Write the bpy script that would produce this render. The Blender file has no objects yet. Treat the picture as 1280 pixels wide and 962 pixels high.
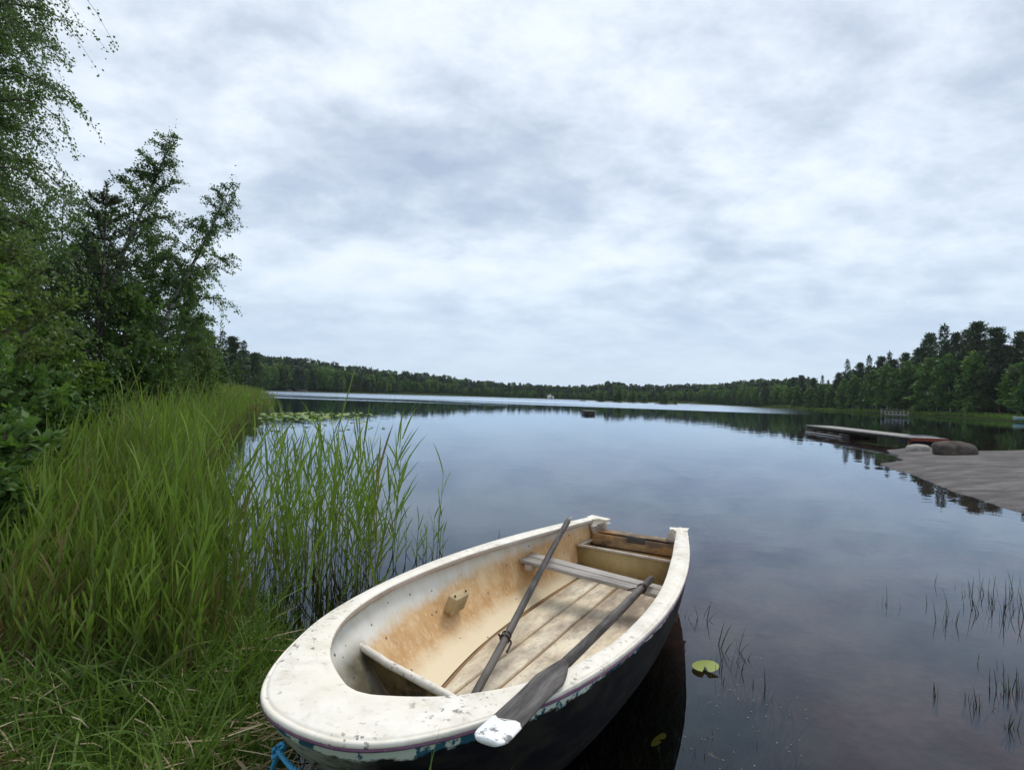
import bpy, math, random
import numpy as np
from mathutils import Matrix, Vector
S = bpy.context.scene
COL = S.collection
R_ = math.radians

# ------------------------------------------------------------------ camera
FPX, CX, CY, ROLL, HOR, EYE = 720.0, 640.0, 481.0, R_(1.9), 494.0, 1.35   # photo pixels (1280 wide), metres
_p = math.atan2(HOR - CY, FPX)
_F = np.array([0, math.cos(_p), math.sin(_p)])
_R0 = np.array([1.0, 0, 0]); _U0 = np.array([0, -math.sin(_p), math.cos(_p)])
_R = _R0 * math.cos(ROLL) + _U0 * math.sin(ROLL)
_U = -_R0 * math.sin(ROLL) + _U0 * math.cos(ROLL)
cam_d = bpy.data.cameras.new('camera'); cam = bpy.data.objects.new('camera', cam_d); COL.objects.link(cam)
cam_d.sensor_fit = 'HORIZONTAL'; cam_d.sensor_width = 36; cam_d.lens = FPX * 36 / 1280
cam_d.clip_start = 0.05; cam_d.clip_end = 5000
M = Matrix.Identity(4)
for i in range(3):
    M[i][0] = _R[i]; M[i][1] = _U[i]; M[i][2] = -_F[i]
M[2][3] = EYE
cam.matrix_world = M
S.camera = cam

def at(px, py, z=0.0):
    d = _F * FPX + _R * (px - CX) - _U * (py - CY)
    return np.array([0, 0, EYE]) + d * ((z - EYE) / d[2])
def atY(px, Y):
    """ground-plan point seen in photo column px at distance Y"""
    return ((px - 640) / FPX * Y, Y)

# ------------------------------------------------------------------ world, sun, exposure
SUN_EL, SUN_AZ = R_(58), R_(35)        # azimuth clockwise from +Y (the view direction)
W = bpy.data.worlds.new('World'); S.world = W; W.use_nodes = True
nt = W.node_tree; nt.nodes.clear()
def N(tree, kind, **kw):
    n = tree.nodes.new(kind)
    for k, v in kw.items():
        if k == 'ins':
            for kk, vv in v.items(): n.inputs[kk].default_value = vv
        else: setattr(n, k, v)
    return n
def ramp(tree, stops, interp='LINEAR'):
    n = tree.nodes.new('ShaderNodeValToRGB'); cr = n.color_ramp; cr.interpolation = interp
    while len(cr.elements) > 1: cr.elements.remove(cr.elements[-1])
    cr.elements[0].position = stops[0][0]; c = stops[0][1]
    cr.elements[0].color = (*c, 1) if hasattr(c, '__len__') else (c, c, c, 1)
    for p, c in stops[1:]:
        e = cr.elements.new(p); e.color = (*c, 1) if hasattr(c, '__len__') else (c, c, c, 1)
    return n
def build_world():
    L = nt.links.new
    tc = N(nt, 'ShaderNodeTexCoord')
    sky = N(nt, 'ShaderNodeTexSky', sky_type='NISHITA', sun_disc=False, sun_elevation=SUN_EL, sun_rotation=SUN_AZ)
    skym = N(nt, 'ShaderNodeMix', data_type='RGBA', blend_type='MULTIPLY'); skym.inputs[0].default_value = 1
    L(sky.outputs[0], skym.inputs[6]); skym.inputs[7].default_value = (1, 1, 1, 1)
    sep = N(nt, 'ShaderNodeSeparateXYZ'); L(tc.outputs['Generated'], sep.inputs[0])
    zc = N(nt, 'ShaderNodeMath', operation='MAXIMUM'); L(sep.outputs[2], zc.inputs[0]); zc.inputs[1].default_value = 0.0
    za = N(nt, 'ShaderNodeMath', operation='ADD'); L(zc.outputs[0], za.inputs[0]); za.inputs[1].default_value = 0.28
    dx = N(nt, 'ShaderNodeMath', operation='DIVIDE'); L(sep.outputs[0], dx.inputs[0]); L(za.outputs[0], dx.inputs[1])
    dy = N(nt, 'ShaderNodeMath', operation='DIVIDE'); L(sep.outputs[1], dy.inputs[0]); L(za.outputs[0], dy.inputs[1])
    cb = N(nt, 'ShaderNodeCombineXYZ'); L(dx.outputs[0], cb.inputs[0]); L(dy.outputs[0], cb.inputs[1])
    mp = N(nt, 'ShaderNodeMapping'); L(cb.outputs[0], mp.inputs[0])
    mp.inputs['Rotation'].default_value = (0, 0, R_(-14)); mp.inputs['Scale'].default_value = (0.85, 1.0, 1); mp.inputs['Location'].default_value = (3.1, 1.7, 0)
    n1 = N(nt, 'ShaderNodeTexNoise', ins={'Scale': 1.5, 'Detail': 5, 'Roughness': .5, 'Distortion': .15}); L(mp.outputs[0], n1.inputs['Vector'])
    n2 = N(nt, 'ShaderNodeTexNoise', ins={'Scale': 6.0, 'Detail': 9, 'Roughness': .62, 'Distortion': .1}); L(mp.outputs[0], n2.inputs['Vector'])
    mix = N(nt, 'ShaderNodeMix', data_type='FLOAT', ins={0: .5}); L(n1.outputs[0], mix.inputs[2]); L(n2.outputs[0], mix.inputs[3])
    # big soft masses of thinner and thicker cloud, fixed on the cloud sheet
    val = mix.outputs[0]
    for (cx, cy, sx, sy, amp) in CLOUD_MASSES:
        m2 = N(nt, 'ShaderNodeMapping', vector_type='TEXTURE'); L(cb.outputs[0], m2.inputs[0])
        m2.inputs['Location'].default_value = (cx, cy, 0); m2.inputs['Scale'].default_value = (sx, sy, 1)
        g = N(nt, 'ShaderNodeTexGradient', gradient_type='SPHERICAL'); L(m2.outputs[0], g.inputs[0])
        ma = N(nt, 'ShaderNodeMath', operation='MULTIPLY_ADD'); L(g.outputs['Fac'], ma.inputs[0]); ma.inputs[1].default_value = amp; L(val, ma.inputs[2])
        val = ma.outputs[0]
    cr = ramp(nt, [(.30, (.40, .47, .60)), (.41, (.51, .585, .70)), (.50, (.65, .725, .82)), (.58, (.78, .85, .925)), (.68, (.89, .94, .985))])
    L(val, cr.inputs[0])
    # thin, even stratus toward the horizon
    hz = ramp(nt, [(0.0, 1.0), (.06, .8), (.22, .25), (.45, 0.0)]); L(zc.outputs[0], hz.inputs[0])
    hm = N(nt, 'ShaderNodeMix', data_type='RGBA'); L(hz.outputs[0], hm.inputs[0]); L(cr.outputs[0], hm.inputs[6]); hm.inputs[7].default_value = (.52, .645, .80, 1)
    skyn = N(nt, 'ShaderNodeMix', data_type='RGBA'); skyn.inputs[0].default_value = .9
    bg1 = N(nt, 'ShaderNodeBackground'); L(skym.outputs[2], bg1.inputs[0]); bg1.inputs[1].default_value = SKY_STRENGTH
    bg2 = N(nt, 'ShaderNodeBackground'); L(hm.outputs[2], bg2.inputs[0]); bg2.inputs[1].default_value = CLOUD_STRENGTH
    mx = N(nt, 'ShaderNodeMixShader'); mx.inputs[0].default_value = .88
    L(bg1.outputs[0], mx.inputs[1]); L(bg2.outputs[0], mx.inputs[2])
    out = N(nt, 'ShaderNodeOutputWorld'); L(mx.outputs[0], out.inputs[0])
    nt.nodes.remove(skyn)
SKY_STRENGTH, CLOUD_STRENGTH = 0.09, 0.98
CLOUD_MASSES = [(-.1, 1.55, .75, .33, -.12), (.15, 1.0, .8, .35, .08), (-.45, 2.05, .9, .28, .12), (1.5, 2.1, .8, .5, -.08), (-.9, 1.25, .6, .4, .09), (.75, 1.4, .55, .32, .06)]
build_world()
sun_d = bpy.data.lights.new('sun', 'SUN'); sun = bpy.data.objects.new('sun', sun_d); COL.objects.link(sun)
sun_d.energy = 1.5; sun_d.angle = R_(25); sun_d.color = (1.0, .955, .88)
sd = Vector((math.sin(SUN_AZ) * math.cos(SUN_EL), math.cos(SUN_AZ) * math.cos(SUN_EL), math.sin(SUN_EL)))
sun.rotation_euler = sd.to_track_quat('Z', 'Y').to_euler(); sun.location = (0, 0, 60)
S.view_settings.view_transform = 'Standard'; S.view_settings.look = 'None'
S.view_settings.exposure = 0.30; S.view_settings.gamma = 1.0; S.view_settings.use_curve_mapping = False
S.render.engine = 'CYCLES'
S.cycles.use_denoising = True
S.cycles.max_bounces = 8; S.cycles.transparent_max_bounces = 12
S.cycles.diffuse_bounces = 3; S.cycles.glossy_bounces = 3; S.cycles.transmission_bounces = 4

# ------------------------------------------------------------------ helpers
def tag(o, label=None, cat=None, group=None, kind=None):
    if label: o['label'] = label
    if cat: o['category'] = cat
    if group: o['group'] = group
    if kind: o['kind'] = kind
    return o
def empty(name, loc, label=None, cat=None, group=None, rz=0.0):
    o = bpy.data.objects.new(name, None); COL.objects.link(o); o.location = loc; o.rotation_euler = (0, 0, rz)
    o.empty_display_size = .2
    return tag(o, label, cat, group)
class MB:
    """collects vertices and faces (numpy) of ONE mesh"""
    def __init__(s): s.v = []; s.f = []; s.t = []; s.n = 0
    def add(s, v, faces, tint=None):
        v = np.asarray(v, float).reshape(-1, 3)
        for fa in (faces if isinstance(faces, (list, tuple)) and len(faces) and isinstance(faces[0], np.ndarray) and faces[0].ndim == 2 else [np.asarray(faces)]):
            s.f.append(fa.astype(np.int64) + s.n)
        s.v.append(v); s.t.append(np.full(len(v), .5) if tint is None else np.broadcast_to(np.asarray(tint, float), (len(v),)))
        s.n += len(v)
    def box(s, c, size, rot=None, tint=None, taper=None):
        x, y, z = (np.asarray(size) / 2)
        v = np.array([[-x, -y, -z], [x, -y, -z], [x, y, -z], [-x, y, -z], [-x, -y, z], [x, -y, z], [x, y, z], [-x, y, z]])
        if taper: v[4:, :2] *= taper
        if rot is not None: v = v @ np.array(rot).T
        s.add(v + np.asarray(c), np.array([[3, 2, 1, 0], [4, 5, 6, 7], [0, 1, 5, 4], [1, 2, 6, 5], [2, 3, 7, 6], [3, 0, 4, 7]]), tint)
    def beam(s, a, b, w, h, up=(0, 0, 1), tint=None):
        a = np.asarray(a, float); b = np.asarray(b, float); d = b - a; l = np.linalg.norm(d); d /= l
        x = np.cross(d, up); x /= np.linalg.norm(x); z = np.cross(x, d)
        s.box((a + b) / 2, (w, l, h), np.stack([x, d, z], 1), tint)
    def tube(s, pts, rad, n=6, tint=None, caps=True):
        pts = np.asarray(pts, float); k = len(pts); rad = np.broadcast_to(np.asarray(rad, float), (k,))
        T = np.gradient(pts, axis=0); T /= np.linalg.norm(T, axis=1)[:, None] + 1e-9
        ref = np.array([0, 0, 1.]) if abs(T[0][2]) < .9 else np.array([1., 0, 0])
        X = np.cross(T, ref); X /= np.linalg.norm(X, axis=1)[:, None] + 1e-9; Y = np.cross(T, X)
        a = np.linspace(0, 2 * np.pi, n, endpoint=False)
        v = pts[:, None] + rad[:, None, None] * (np.cos(a)[None, :, None] * X[:, None] + np.sin(a)[None, :, None] * Y[:, None])
        i = np.arange(k - 1)[:, None] * n; j = np.arange(n)[None]; j2 = (j + 1) % n
        q = np.stack([i + j, i + j2, i + n + j2, i + n + j], -1).reshape(-1, 4)
        fs = [q]
        if caps: fs += [np.arange(n)[None, ::-1].copy(), (np.arange(n) + (k - 1) * n)[None]]
        s.add(v.reshape(-1, 3), fs, tint)
    def grid(s, P, tint=None, closed_u=False, flip=False):
        P = np.asarray(P, float); a, b = P.shape[:2]
        i = np.arange(a if closed_u else a - 1)[:, None]; j = np.arange(b - 1)[None]; i2 = (i + 1) % a
        q = np.stack([i * b + j, i * b + j + 1, i2 * b + j + 1, i2 * b + j], -1).reshape(-1, 4)
        s.add(P.reshape(-1, 3), q[:, ::-1] if flip else q, tint)
    def build(s, name, mat, parent=None, smooth=False, bevel=0):
        v = np.concatenate(s.v); me = bpy.data.meshes.new(name)
        me.vertices.add(len(v)); me.vertices.foreach_set('co', v.astype(np.float32).ravel())
        li = np.concatenate([f.ravel() for f in s.f]); tot = np.concatenate([np.full(len(f), f.shape[1]) for f in s.f])
        me.loops.add(len(li)); me.loops.foreach_set('vertex_index', li.astype(np.int32))
        me.polygons.add(len(tot)); me.polygons.foreach_set('loop_start', (np.cumsum(tot) - tot).astype(np.int32))
        if smooth: me.polygons.foreach_set('use_smooth', np.ones(len(tot), bool))
        me.update(calc_edges=True); me.validate()
        at_ = me.attributes.new('tint', 'FLOAT', 'POINT'); at_.data.foreach_set('value', np.concatenate(s.t).astype(np.float32))
        me.materials.append(mat)
        o = bpy.data.objects.new(name, me); COL.objects.link(o)
        if parent is not None: o.parent = parent
        if bevel:
            b = o.modifiers.new('bevel', 'BEVEL'); b.width = bevel; b.segments = 2; b.limit_method = 'ANGLE'
        return o
def copy_tree(o, parent=None):
    c = o.copy(); COL.objects.link(c)
    if parent is not None: c.parent = parent
    for ch in list(o.children): copy_tree(ch, c)
    return c
def catmull(P, n):
    P = np.asarray(P, float); d = np.r_[0, np.cumsum(np.sqrt(np.linalg.norm(np.diff(P, axis=0), axis=1)))]
    t = np.linspace(0, d[-1], n); out = np.empty((n, P.shape[1]))
    m = np.gradient(P, d, axis=0)
    k = np.clip(np.searchsorted(d, t, side='right') - 1, 0, len(d) - 2); h = d[k + 1] - d[k]; s = ((t - d[k]) / h)
    s = s[:, None]; h = h[:, None]
    return (2*s**3 - 3*s**2 + 1) * P[k] + (s**3 - 2*s**2 + s) * h * m[k] + (-2*s**3 + 3*s**2) * P[k+1] + (s**3 - s**2) * h * m[k+1]
def fbm(x, y, seed=0, octaves=4, scale=1.0):
    rng = np.random.default_rng(seed); out = np.zeros_like(x, float); a = 1.0; f = scale
    for _ in range(octaves):
        for _k in range(3):
            th, ph = rng.uniform(0, 2 * np.pi, 2); k = f * rng.uniform(.7, 1.3)
            out += a / 3 * np.sin((x * np.cos(th) + y * np.sin(th)) * k + ph + 1.3 * np.sin((x * np.sin(th) - y * np.cos(th)) * k * .7 + ph * 2))
        a *= .5; f *= 2.1
    return out

# ------------------------------------------------------------------ materials
def mat(name):
    m = bpy.data.materials.new(name); m.use_nodes = True; t = m.node_tree; t.nodes.clear()
    o = t.nodes.new('ShaderNodeOutputMaterial'); return m, t, o
def principled(t, o, rough=.6, spec=.3):
    b = t.nodes.new('ShaderNodeBsdfPrincipled'); b.inputs['Roughness'].default_value = rough
    b.inputs['Specular IOR Level'].default_value = spec
    t.links.new(b.outputs[0], o.inputs[0]); return b
def objvec(t, scale=(1, 1, 1), rot=(0, 0, 0), loc=(0, 0, 0)):
    tc = t.nodes.new('ShaderNodeTexCoord'); mp = t.nodes.new('ShaderNodeMapping')
    mp.inputs['Scale'].default_value = scale; mp.inputs['Rotation'].default_value = rot; mp.inputs['Location'].default_value = loc
    t.links.new(tc.outputs['Object'], mp.inputs[0]); return mp.outputs[0]
def noise(t, vec, scale, detail=5, rough=.55, dist=0.0):
    n = N(t, 'ShaderNodeTexNoise', ins={'Scale': scale, 'Detail': detail, 'Roughness': rough, 'Distortion': dist})
    if vec is not None: t.links.new(vec, n.inputs['Vector'])
    return n.outputs[0]
def mixc(t, fac, a, b, blend='MIX'):
    m = N(t, 'ShaderNodeMix', data_type='RGBA', blend_type=blend)
    for sock, v in ((m.inputs[0], fac), (m.inputs[6], a), (m.inputs[7], b)):
        if hasattr(v, 'links') or isinstance(v, bpy.types.NodeSocket): t.links.new(v, sock)
        elif hasattr(v, '__len__'): sock.default_value = (*v, 1)
        else: sock.default_value = v
    return m.outputs[2]
def math_(t, op, a, b=None, c=None):
    m = N(t, 'ShaderNodeMath', operation=op)
    for i, v in enumerate((a, b, c)):
        if v is None: continue
        if isinstance(v, bpy.types.NodeSocket): t.links.new(v, m.inputs[i])
        else: m.inputs[i].default_value = v
    return m.outputs[0]
def rampo(t, fac, stops, interp='LINEAR'):
    r = ramp(t, stops, interp); t.links.new(fac, r.inputs[0]); return r.outputs[0]
def bump(t, bsdf, h, strength=.3, dist=.01):
    b = N(t, 'ShaderNodeBump', ins={'Strength': strength, 'Distance': dist}); t.links.new(h, b.inputs['Height'])
    t.links.new(b.outputs[0], bsdf.inputs['Normal'])
def leaf_mat(name, stops, transl=.38, rough=.5):
    m, t, o = mat(name)
    a = N(t, 'ShaderNodeAttribute', attribute_name='tint')
    oi = N(t, 'ShaderNodeObjectInfo')
    f = math_(t, 'MULTIPLY_ADD', oi.outputs['Random'], .3, a.outputs['Fac']); f = math_(t, 'SUBTRACT', f, .15)
    c = rampo(t, f, stops)
    b = t.nodes.new('ShaderNodeBsdfPrincipled'); b.inputs['Roughness'].default_value = rough; b.inputs['Specular IOR Level'].default_value = .25
    t.links.new(c, b.inputs['Base Color'])
    tr = t.nodes.new('ShaderNodeBsdfTranslucent'); t.links.new(mixc(t, 1.0, c, (1.0, 1.15, .5), 'MULTIPLY'), tr.inputs[0])
    mx = t.nodes.new('ShaderNodeMixShader'); mx.inputs[0].default_value = transl
    t.links.new(b.outputs[0], mx.inputs[1]); t.links.new(tr.outputs[0], mx.inputs[2]); t.links.new(mx.outputs[0], o.inputs[0])
    return m
def bark_mat(name, base, dark, birch=False):
    m, t, o = mat(name); b = principled(t, o, .85, .15)
    v = objvec(t, (1, 1, .35) if not birch else (1, 1, 4))
    n = noise(t, v, 9 if not birch else 3, 6, .6)
    t.links.new(rampo(t, n, [(.4, dark), (.56, base)]), b.inputs['Base Color']); bump(t, b, n, .4, .02)
    return m
def wood_mat(name, stops, axis='X', scale=14, rough=.8, knots=True):
    m, t, o = mat(name); b = principled(t, o, rough, .2)
    s = {'X': (.7, 9, 9), 'Y': (9, .7, 9), 'Z': (9, 9, .7)}[axis]
    n = noise(t, objvec(t, s), scale / 4, 8, .65, .4); n2 = noise(t, objvec(t, (1, 1, 1)), 3.5, 4)
    f = math_(t, 'MULTIPLY_ADD', n2, .35, math_(t, 'MULTIPLY', n, .75))
    a = N(t, 'ShaderNodeAttribute', attribute_name='tint')
    f = math_(t, 'ADD', f, math_(t, 'MULTIPLY_ADD', a.outputs['Fac'], .22, -.11))
    t.links.new(rampo(t, f, stops), b.inputs['Base Color']); bump(t, b, n, .5, .004)
    return m

# ------------------------------------------------------------------ terrain and water
LAKE = np.array([(-97, 225), (-90, 190), (-66, 150), (-38.5, 88), (-19.7, 45), (-11.9, 26), (-8.6, 19), (-6.2, 13), (-4.3, 8.2), (-2.85, 5.0), (-1.75, 3.5), (-1.1, 2.75),
    (-.78, 2.15), (-.5, 1.55), (0, 1.15), (.9, .9), (2, 1.0), (4, 1.6), (6.4, 3.4), (8.6, 6.2), (9.4, 9), (11.6, 12.6), (13.4, 16.0), (18, 19), (26, 22), (40, 25), (60, 33), (76, 50),
    (75, 66), (71.5, 80), (76, 92), (78, 102), (84, 122), (86, 138), (92, 165), (92, 186), (83, 190), (84, 200), (98, 230), (101, 280), (80, 310), (55, 330), (18, 335), (-18, 322), (-45, 285), (-60, 268), (-80, 240)], float)
def sdist(x, y, poly=LAKE):
    """signed distance to the shoreline: negative in the lake"""
    P = np.stack([x.ravel(), y.ravel()], 1); d2 = np.full(len(P), 1e18); ins = np.zeros(len(P), bool)
    for a, b in zip(poly, np.roll(poly, -1, 0)):
        e = b - a; w = P - a; t = np.clip(w @ e / (e @ e), 0, 1); r = w - t[:, None] * e
        d2 = np.minimum(d2, (r * r).sum(1))
        c = ((a[1] <= P[:, 1]) != (b[1] <= P[:, 1]))
        if abs(b[1] - a[1]) > 1e-12: ins ^= c & (P[:, 0] < (b[0] - a[0]) * (P[:, 1] - a[1]) / (b[1] - a[1]) + a[0])
    d = np.sqrt(d2); d[ins] *= -1
    return d.reshape(x.shape)
def ground_z(x, y):
    x = np.asarray(x, float); y = np.asarray(y, float)
    d = sdist(x, y); r = np.hypot(x, y)
    d = d + .12 * fbm(x, y, 3, 3, 1.1) * np.clip(r / 10, .25, 1)
    near = np.exp(-(r / 25) ** 2)
    land = .02 + .10 * np.minimum(d, 4) + .035 * np.maximum(d - 4, 0)
    land = np.where(r > 60, .02 + .16 * np.minimum(d, 8) + .05 * np.maximum(d - 8, 0), land)
    land = np.minimum(land, 9 + .01 * d)
    bed = -np.minimum(.13 * -d * (1 + .25 * np.clip(fbm(x, y, 5, 3, .5), -1, 1)), 3.5)
    z = np.where(d > 0, land, bed)
    return z + .03 * fbm(x, y, 9, 4, 2.2) * near * np.clip(d / .5 + .5, .25, 1)
def gz(x, y): return float(ground_z(np.array([x]), np.array([y]))[0])

def m_ground():
    m, t, o = mat('ground_soil'); b = principled(t, o, .95, .0)
    v = objvec(t); n = noise(t, v, 1.6, 8, .6); n2 = noise(t, v, 14, 5)
    geo = N(t, 'ShaderNodeNewGeometry'); sep = N(t, 'ShaderNodeSeparateXYZ'); t.links.new(geo.outputs['Position'], sep.inputs[0])
    land = mixc(t, rampo(t, n, [(.4, 0.0), (.6, 1.0)]), (.022, .030, .010), (.035, .055, .015))
    mud = mixc(t, rampo(t, n2, [(.35, 0.0), (.7, 1.0)]), (.105, .068, .058), (.20, .135, .115))
    mud = mixc(t, rampo(t, noise(t, v, 1.1, 5, .6), [(.38, 0.0), (.62, .75)]), mud, (.035, .026, .02))
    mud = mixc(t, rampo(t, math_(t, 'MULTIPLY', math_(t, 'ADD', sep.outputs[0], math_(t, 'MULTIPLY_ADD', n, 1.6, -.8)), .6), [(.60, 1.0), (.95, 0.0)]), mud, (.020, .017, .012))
    w = rampo(t, math_(t, 'MULTIPLY_ADD', sep.outputs[2], 6, .5), [(.42, 0.0), (.58, 1.0)])
    t.links.new(mixc(t, w, mud, land), b.inputs['Base Color']); bump(t, b, n2, .5, .02)
    return m
def build_ground():
    k = 330
    s = np.linspace(-1, 1, k); xs = np.sinh(s * 8.3) / np.sinh(8.3) * 1500
    t = np.linspace(-.62, 1, k); ys = np.sinh(t * 8.3) / np.sinh(8.3) * 1800
    xs, ys = xs - .5, ys + 1.6
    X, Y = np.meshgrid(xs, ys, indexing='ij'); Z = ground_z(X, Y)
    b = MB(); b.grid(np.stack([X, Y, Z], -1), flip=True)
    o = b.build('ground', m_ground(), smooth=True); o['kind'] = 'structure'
build_ground()

def m_water():
    m, t, o = mat('lake_water')
    geo = N(t, 'ShaderNodeNewGeometry'); pos = geo.outputs['Position']
    sep = N(t, 'ShaderNodeSeparateXYZ'); t.links.new(pos, sep.inputs[0])
    mp = N(t, 'ShaderNodeMapping'); t.links.new(pos, mp.inputs[0])
    # gentle swell that smears reflections, and wind-ruffled patches out on the open lake
    sw = noise(t, mp.outputs[0], .9, 3, .5); fine = noise(t, mp.outputs[0], 7.0, 3, .5)
    mp2 = N(t, 'ShaderNodeMapping'); t.links.new(pos, mp2.inputs[0]); mp2.inputs['Scale'].default_value = (.010, .034, 1); mp2.inputs['Location'].default_value = (.35, .12, 0); mp2.inputs['Rotation'].default_value = (0, 0, R_(-9))
    pn = noise(t, mp2.outputs[0], 1.0, 5, .55, .4)
    far = rampo(t, math_(t, 'MULTIPLY', sep.outputs[1], .004), [(.16, 0.0), (.30, .42), (.55, .6), (1.0, .62)])
    patch = rampo(t, math_(t, 'ADD', math_(t, 'MULTIPLY', pn, .8), math_(t, 'SUBTRACT', far, .40)), [(.385, 0.0), (.53, 1.0)])
    right = rampo(t, math_(t, 'DIVIDE', sep.outputs[0], math_(t, 'MAXIMUM', sep.outputs[1], 1.0)), [(.36, 1.0), (.56, 0.0)]); patch = math_(t, 'MULTIPLY', patch, right)
    rough = math_(t, 'MULTIPLY_ADD', patch, .20, .012)
    h = math_(t, 'ADD', math_(t, 'MULTIPLY', sw, .0045), math_(t, 'MULTIPLY', fine, math_(t, 'MULTIPLY_ADD', patch, .02, .00022)))
    bp = N(t, 'ShaderNodeBump', ins={'Strength': 1.0, 'Distance': 1.0}); t.links.new(h, bp.inputs['Height'])
    gl = N(t, 'ShaderNodeBsdfAnisotropic'); gl.inputs['Color'].default_value = (.79, .89, 1, 1)
    t.links.new(rough, gl.inputs['Roughness']); t.links.new(bp.outputs[0], gl.inputs['Normal'])
    tr = N(t, 'ShaderNodeBsdfTransparent'); tr.inputs[0].default_value = (.58, .50, .44, 1)
    fr = N(t, 'ShaderNodeFresnel', ins={'IOR': 1.34}); t.links.new(bp.outputs[0], fr.inputs['Normal'])
    mx = N(t, 'ShaderNodeMixShader'); t.links.new(math_(t, 'MINIMUM', math_(t, 'MULTIPLY_ADD', fr.outputs[0], 1.06, .012), 1.0), mx.inputs[0])
    t.links.new(tr.outputs[0], mx.inputs[1]); t.links.new(gl.outputs[0], mx.inputs[2]); t.links.new(mx.outputs[0], o.inputs[0])
    return m
def build_water():
    b = MB(); xs = np.linspace(-220, 220, 23); ys = np.linspace(-2, 420, 23); X, Y = np.meshgrid(xs, ys, indexing='ij')
    b.grid(np.stack([X, Y, 0 * X], -1), flip=True)
    o = b.build('water', m_water()); o['kind'] = 'structure'
build_water()

# ------------------------------------------------------------------ bedrock slab on the right, boulders
def m_rock(name, stops, sc=(1, 1, 1), rot=0, s=2.0, bs=.5):
    m, t, o = mat(name); b = principled(t, o, .85, .08)
    v = objvec(t, sc, (0, 0, rot)); n = noise(t, v, s, 9, .62, .3); n2 = noise(t, objvec(t), 30, 4)
    f = math_(t, 'MULTIPLY_ADD', n2, .25, math_(t, 'MULTIPLY', n, .8))
    t.links.new(rampo(t, f, stops), b.inputs['Base Color']); bump(t, b, f, bs, .05)
    return m
def build_slab():
    # waterline of the slab as seen in the photograph, then round behind it, out of the frame
    near = [at(*p)[:2] for p in ((1280, 641), (1235, 627), (1180, 609), (1142, 594), (1103, 580), (1128, 574), (1112, 563), (1150, 557))]
    poly = np.array([(9.6, 4.6), (8.2, 6.6)] + near + [(14.6, 18.6), (18.5, 20.6), (24, 22.5), (31, 22), (33, 12), (24, 3)], float)
    x = np.linspace(6, 34, 240); y = np.linspace(2.5, 23.5, 190); X, Y = np.meshgrid(x, y, indexing='ij')
    d = -sdist(X, Y, poly) + .10 * fbm(X, Y, 21, 4, 1.6)
    Z = np.where(d > 0, .02 + .34 * (1 - np.exp(-d / 3.2)), .35 * d)
    Z += (.022 * fbm(X, Y * 1.2, 22, 5, .9)) * np.clip(d / .6, 0, 1)
    Z = np.maximum(Z, -1.2)
    b = MB(); b.grid(np.stack([X, Y, Z], -1), flip=True)
    o = b.build('rock_shore', m_rock('granite_slab', [(.30, (.055, .048, .046)), (.44, (.095, .085, .082)), (.56, (.135, .123, .119)), (.70, (.21, .195, .188))], (.6, 1.15, 1), R_(18), 2.2, 1.0), smooth=True)
    o['kind'] = 'structure'
    return lambda px, py: None
build_slab()
def boulder(name, loc, size, seed, mat_, label, rz=0, flat=1.0):
    import bmesh
    bm = bmesh.new(); bmesh.ops.create_icosphere(bm, subdivisions=4, radius=1)
    V = np.array([v.co[:] for v in bm.verts]); F = np.array([[v.index for v in f.verts] for f in bm.faces]); bm.free()
    e = 2.9; V = np.sign(V) * np.abs(V) ** (2 / e); V /= np.maximum(1e-6, (np.abs(V) ** e).sum(1) ** (1 / e))[:, None]
    n = fbm(V[:, 0] + V[:, 2] * .7, V[:, 1] - V[:, 2] * .5, seed, 5, 1.5)
    V *= (1 + .12 * n)[:, None]; V[:, 2] = np.where(V[:, 2] < -.55, -.55, V[:, 2]); V *= np.asarray(size) / 2
    b = MB(); b.add(V, F); o = b.build(name, mat_, smooth=True); o.location = loc; o.rotation_euler = (0, 0, rz)
    return tag(o, label, 'boulder' if name == 'boulder' else 'rock')
M_BOULDER = m_rock('brown_boulder', [(.3, (.038, .031, .026)), (.5, (.085, .071, .060)), (.7, (.16, .14, .12))], (1, 1, 1.5), 0, 3.2, .8)
M_PALE = m_rock('pale_stone', [(.3, (.20, .185, .16)), (.5, (.31, .29, .255)), (.7, (.40, .375, .33))], (1, 1, 1), 0, 4, .6)
M_SLATE = m_rock('blue_grey_stone', [(.3, (.05, .055, .065)), (.55, (.11, .12, .14)), (.75, (.2, .21, .23))], (1, 1, 2), 0, 3, .6)
p = at(1193, 566, .2); boulder('boulder', (p[0] * 1.022, p[1] * 1.022, .25), (.98, .72, .48), 31, M_BOULDER, 'big rounded brown boulder lying on the rock shore by the jetty', R_(-8))
p = at(1150, 563, .1); boulder('stone', (p[0], p[1] + .1, .13), (.66, .5, .32), 32, M_PALE, 'small pale stone at the water edge left of the big boulder', R_(20))
p = at(1158, 556, .1); boulder('rock', (p[0] + .25, p[1] + .7, .20), (1.35, 1.0, .42), 33, M_SLATE, 'dark blue grey rock behind the small pale stone, under the jetty end', R_(-30))

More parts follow.
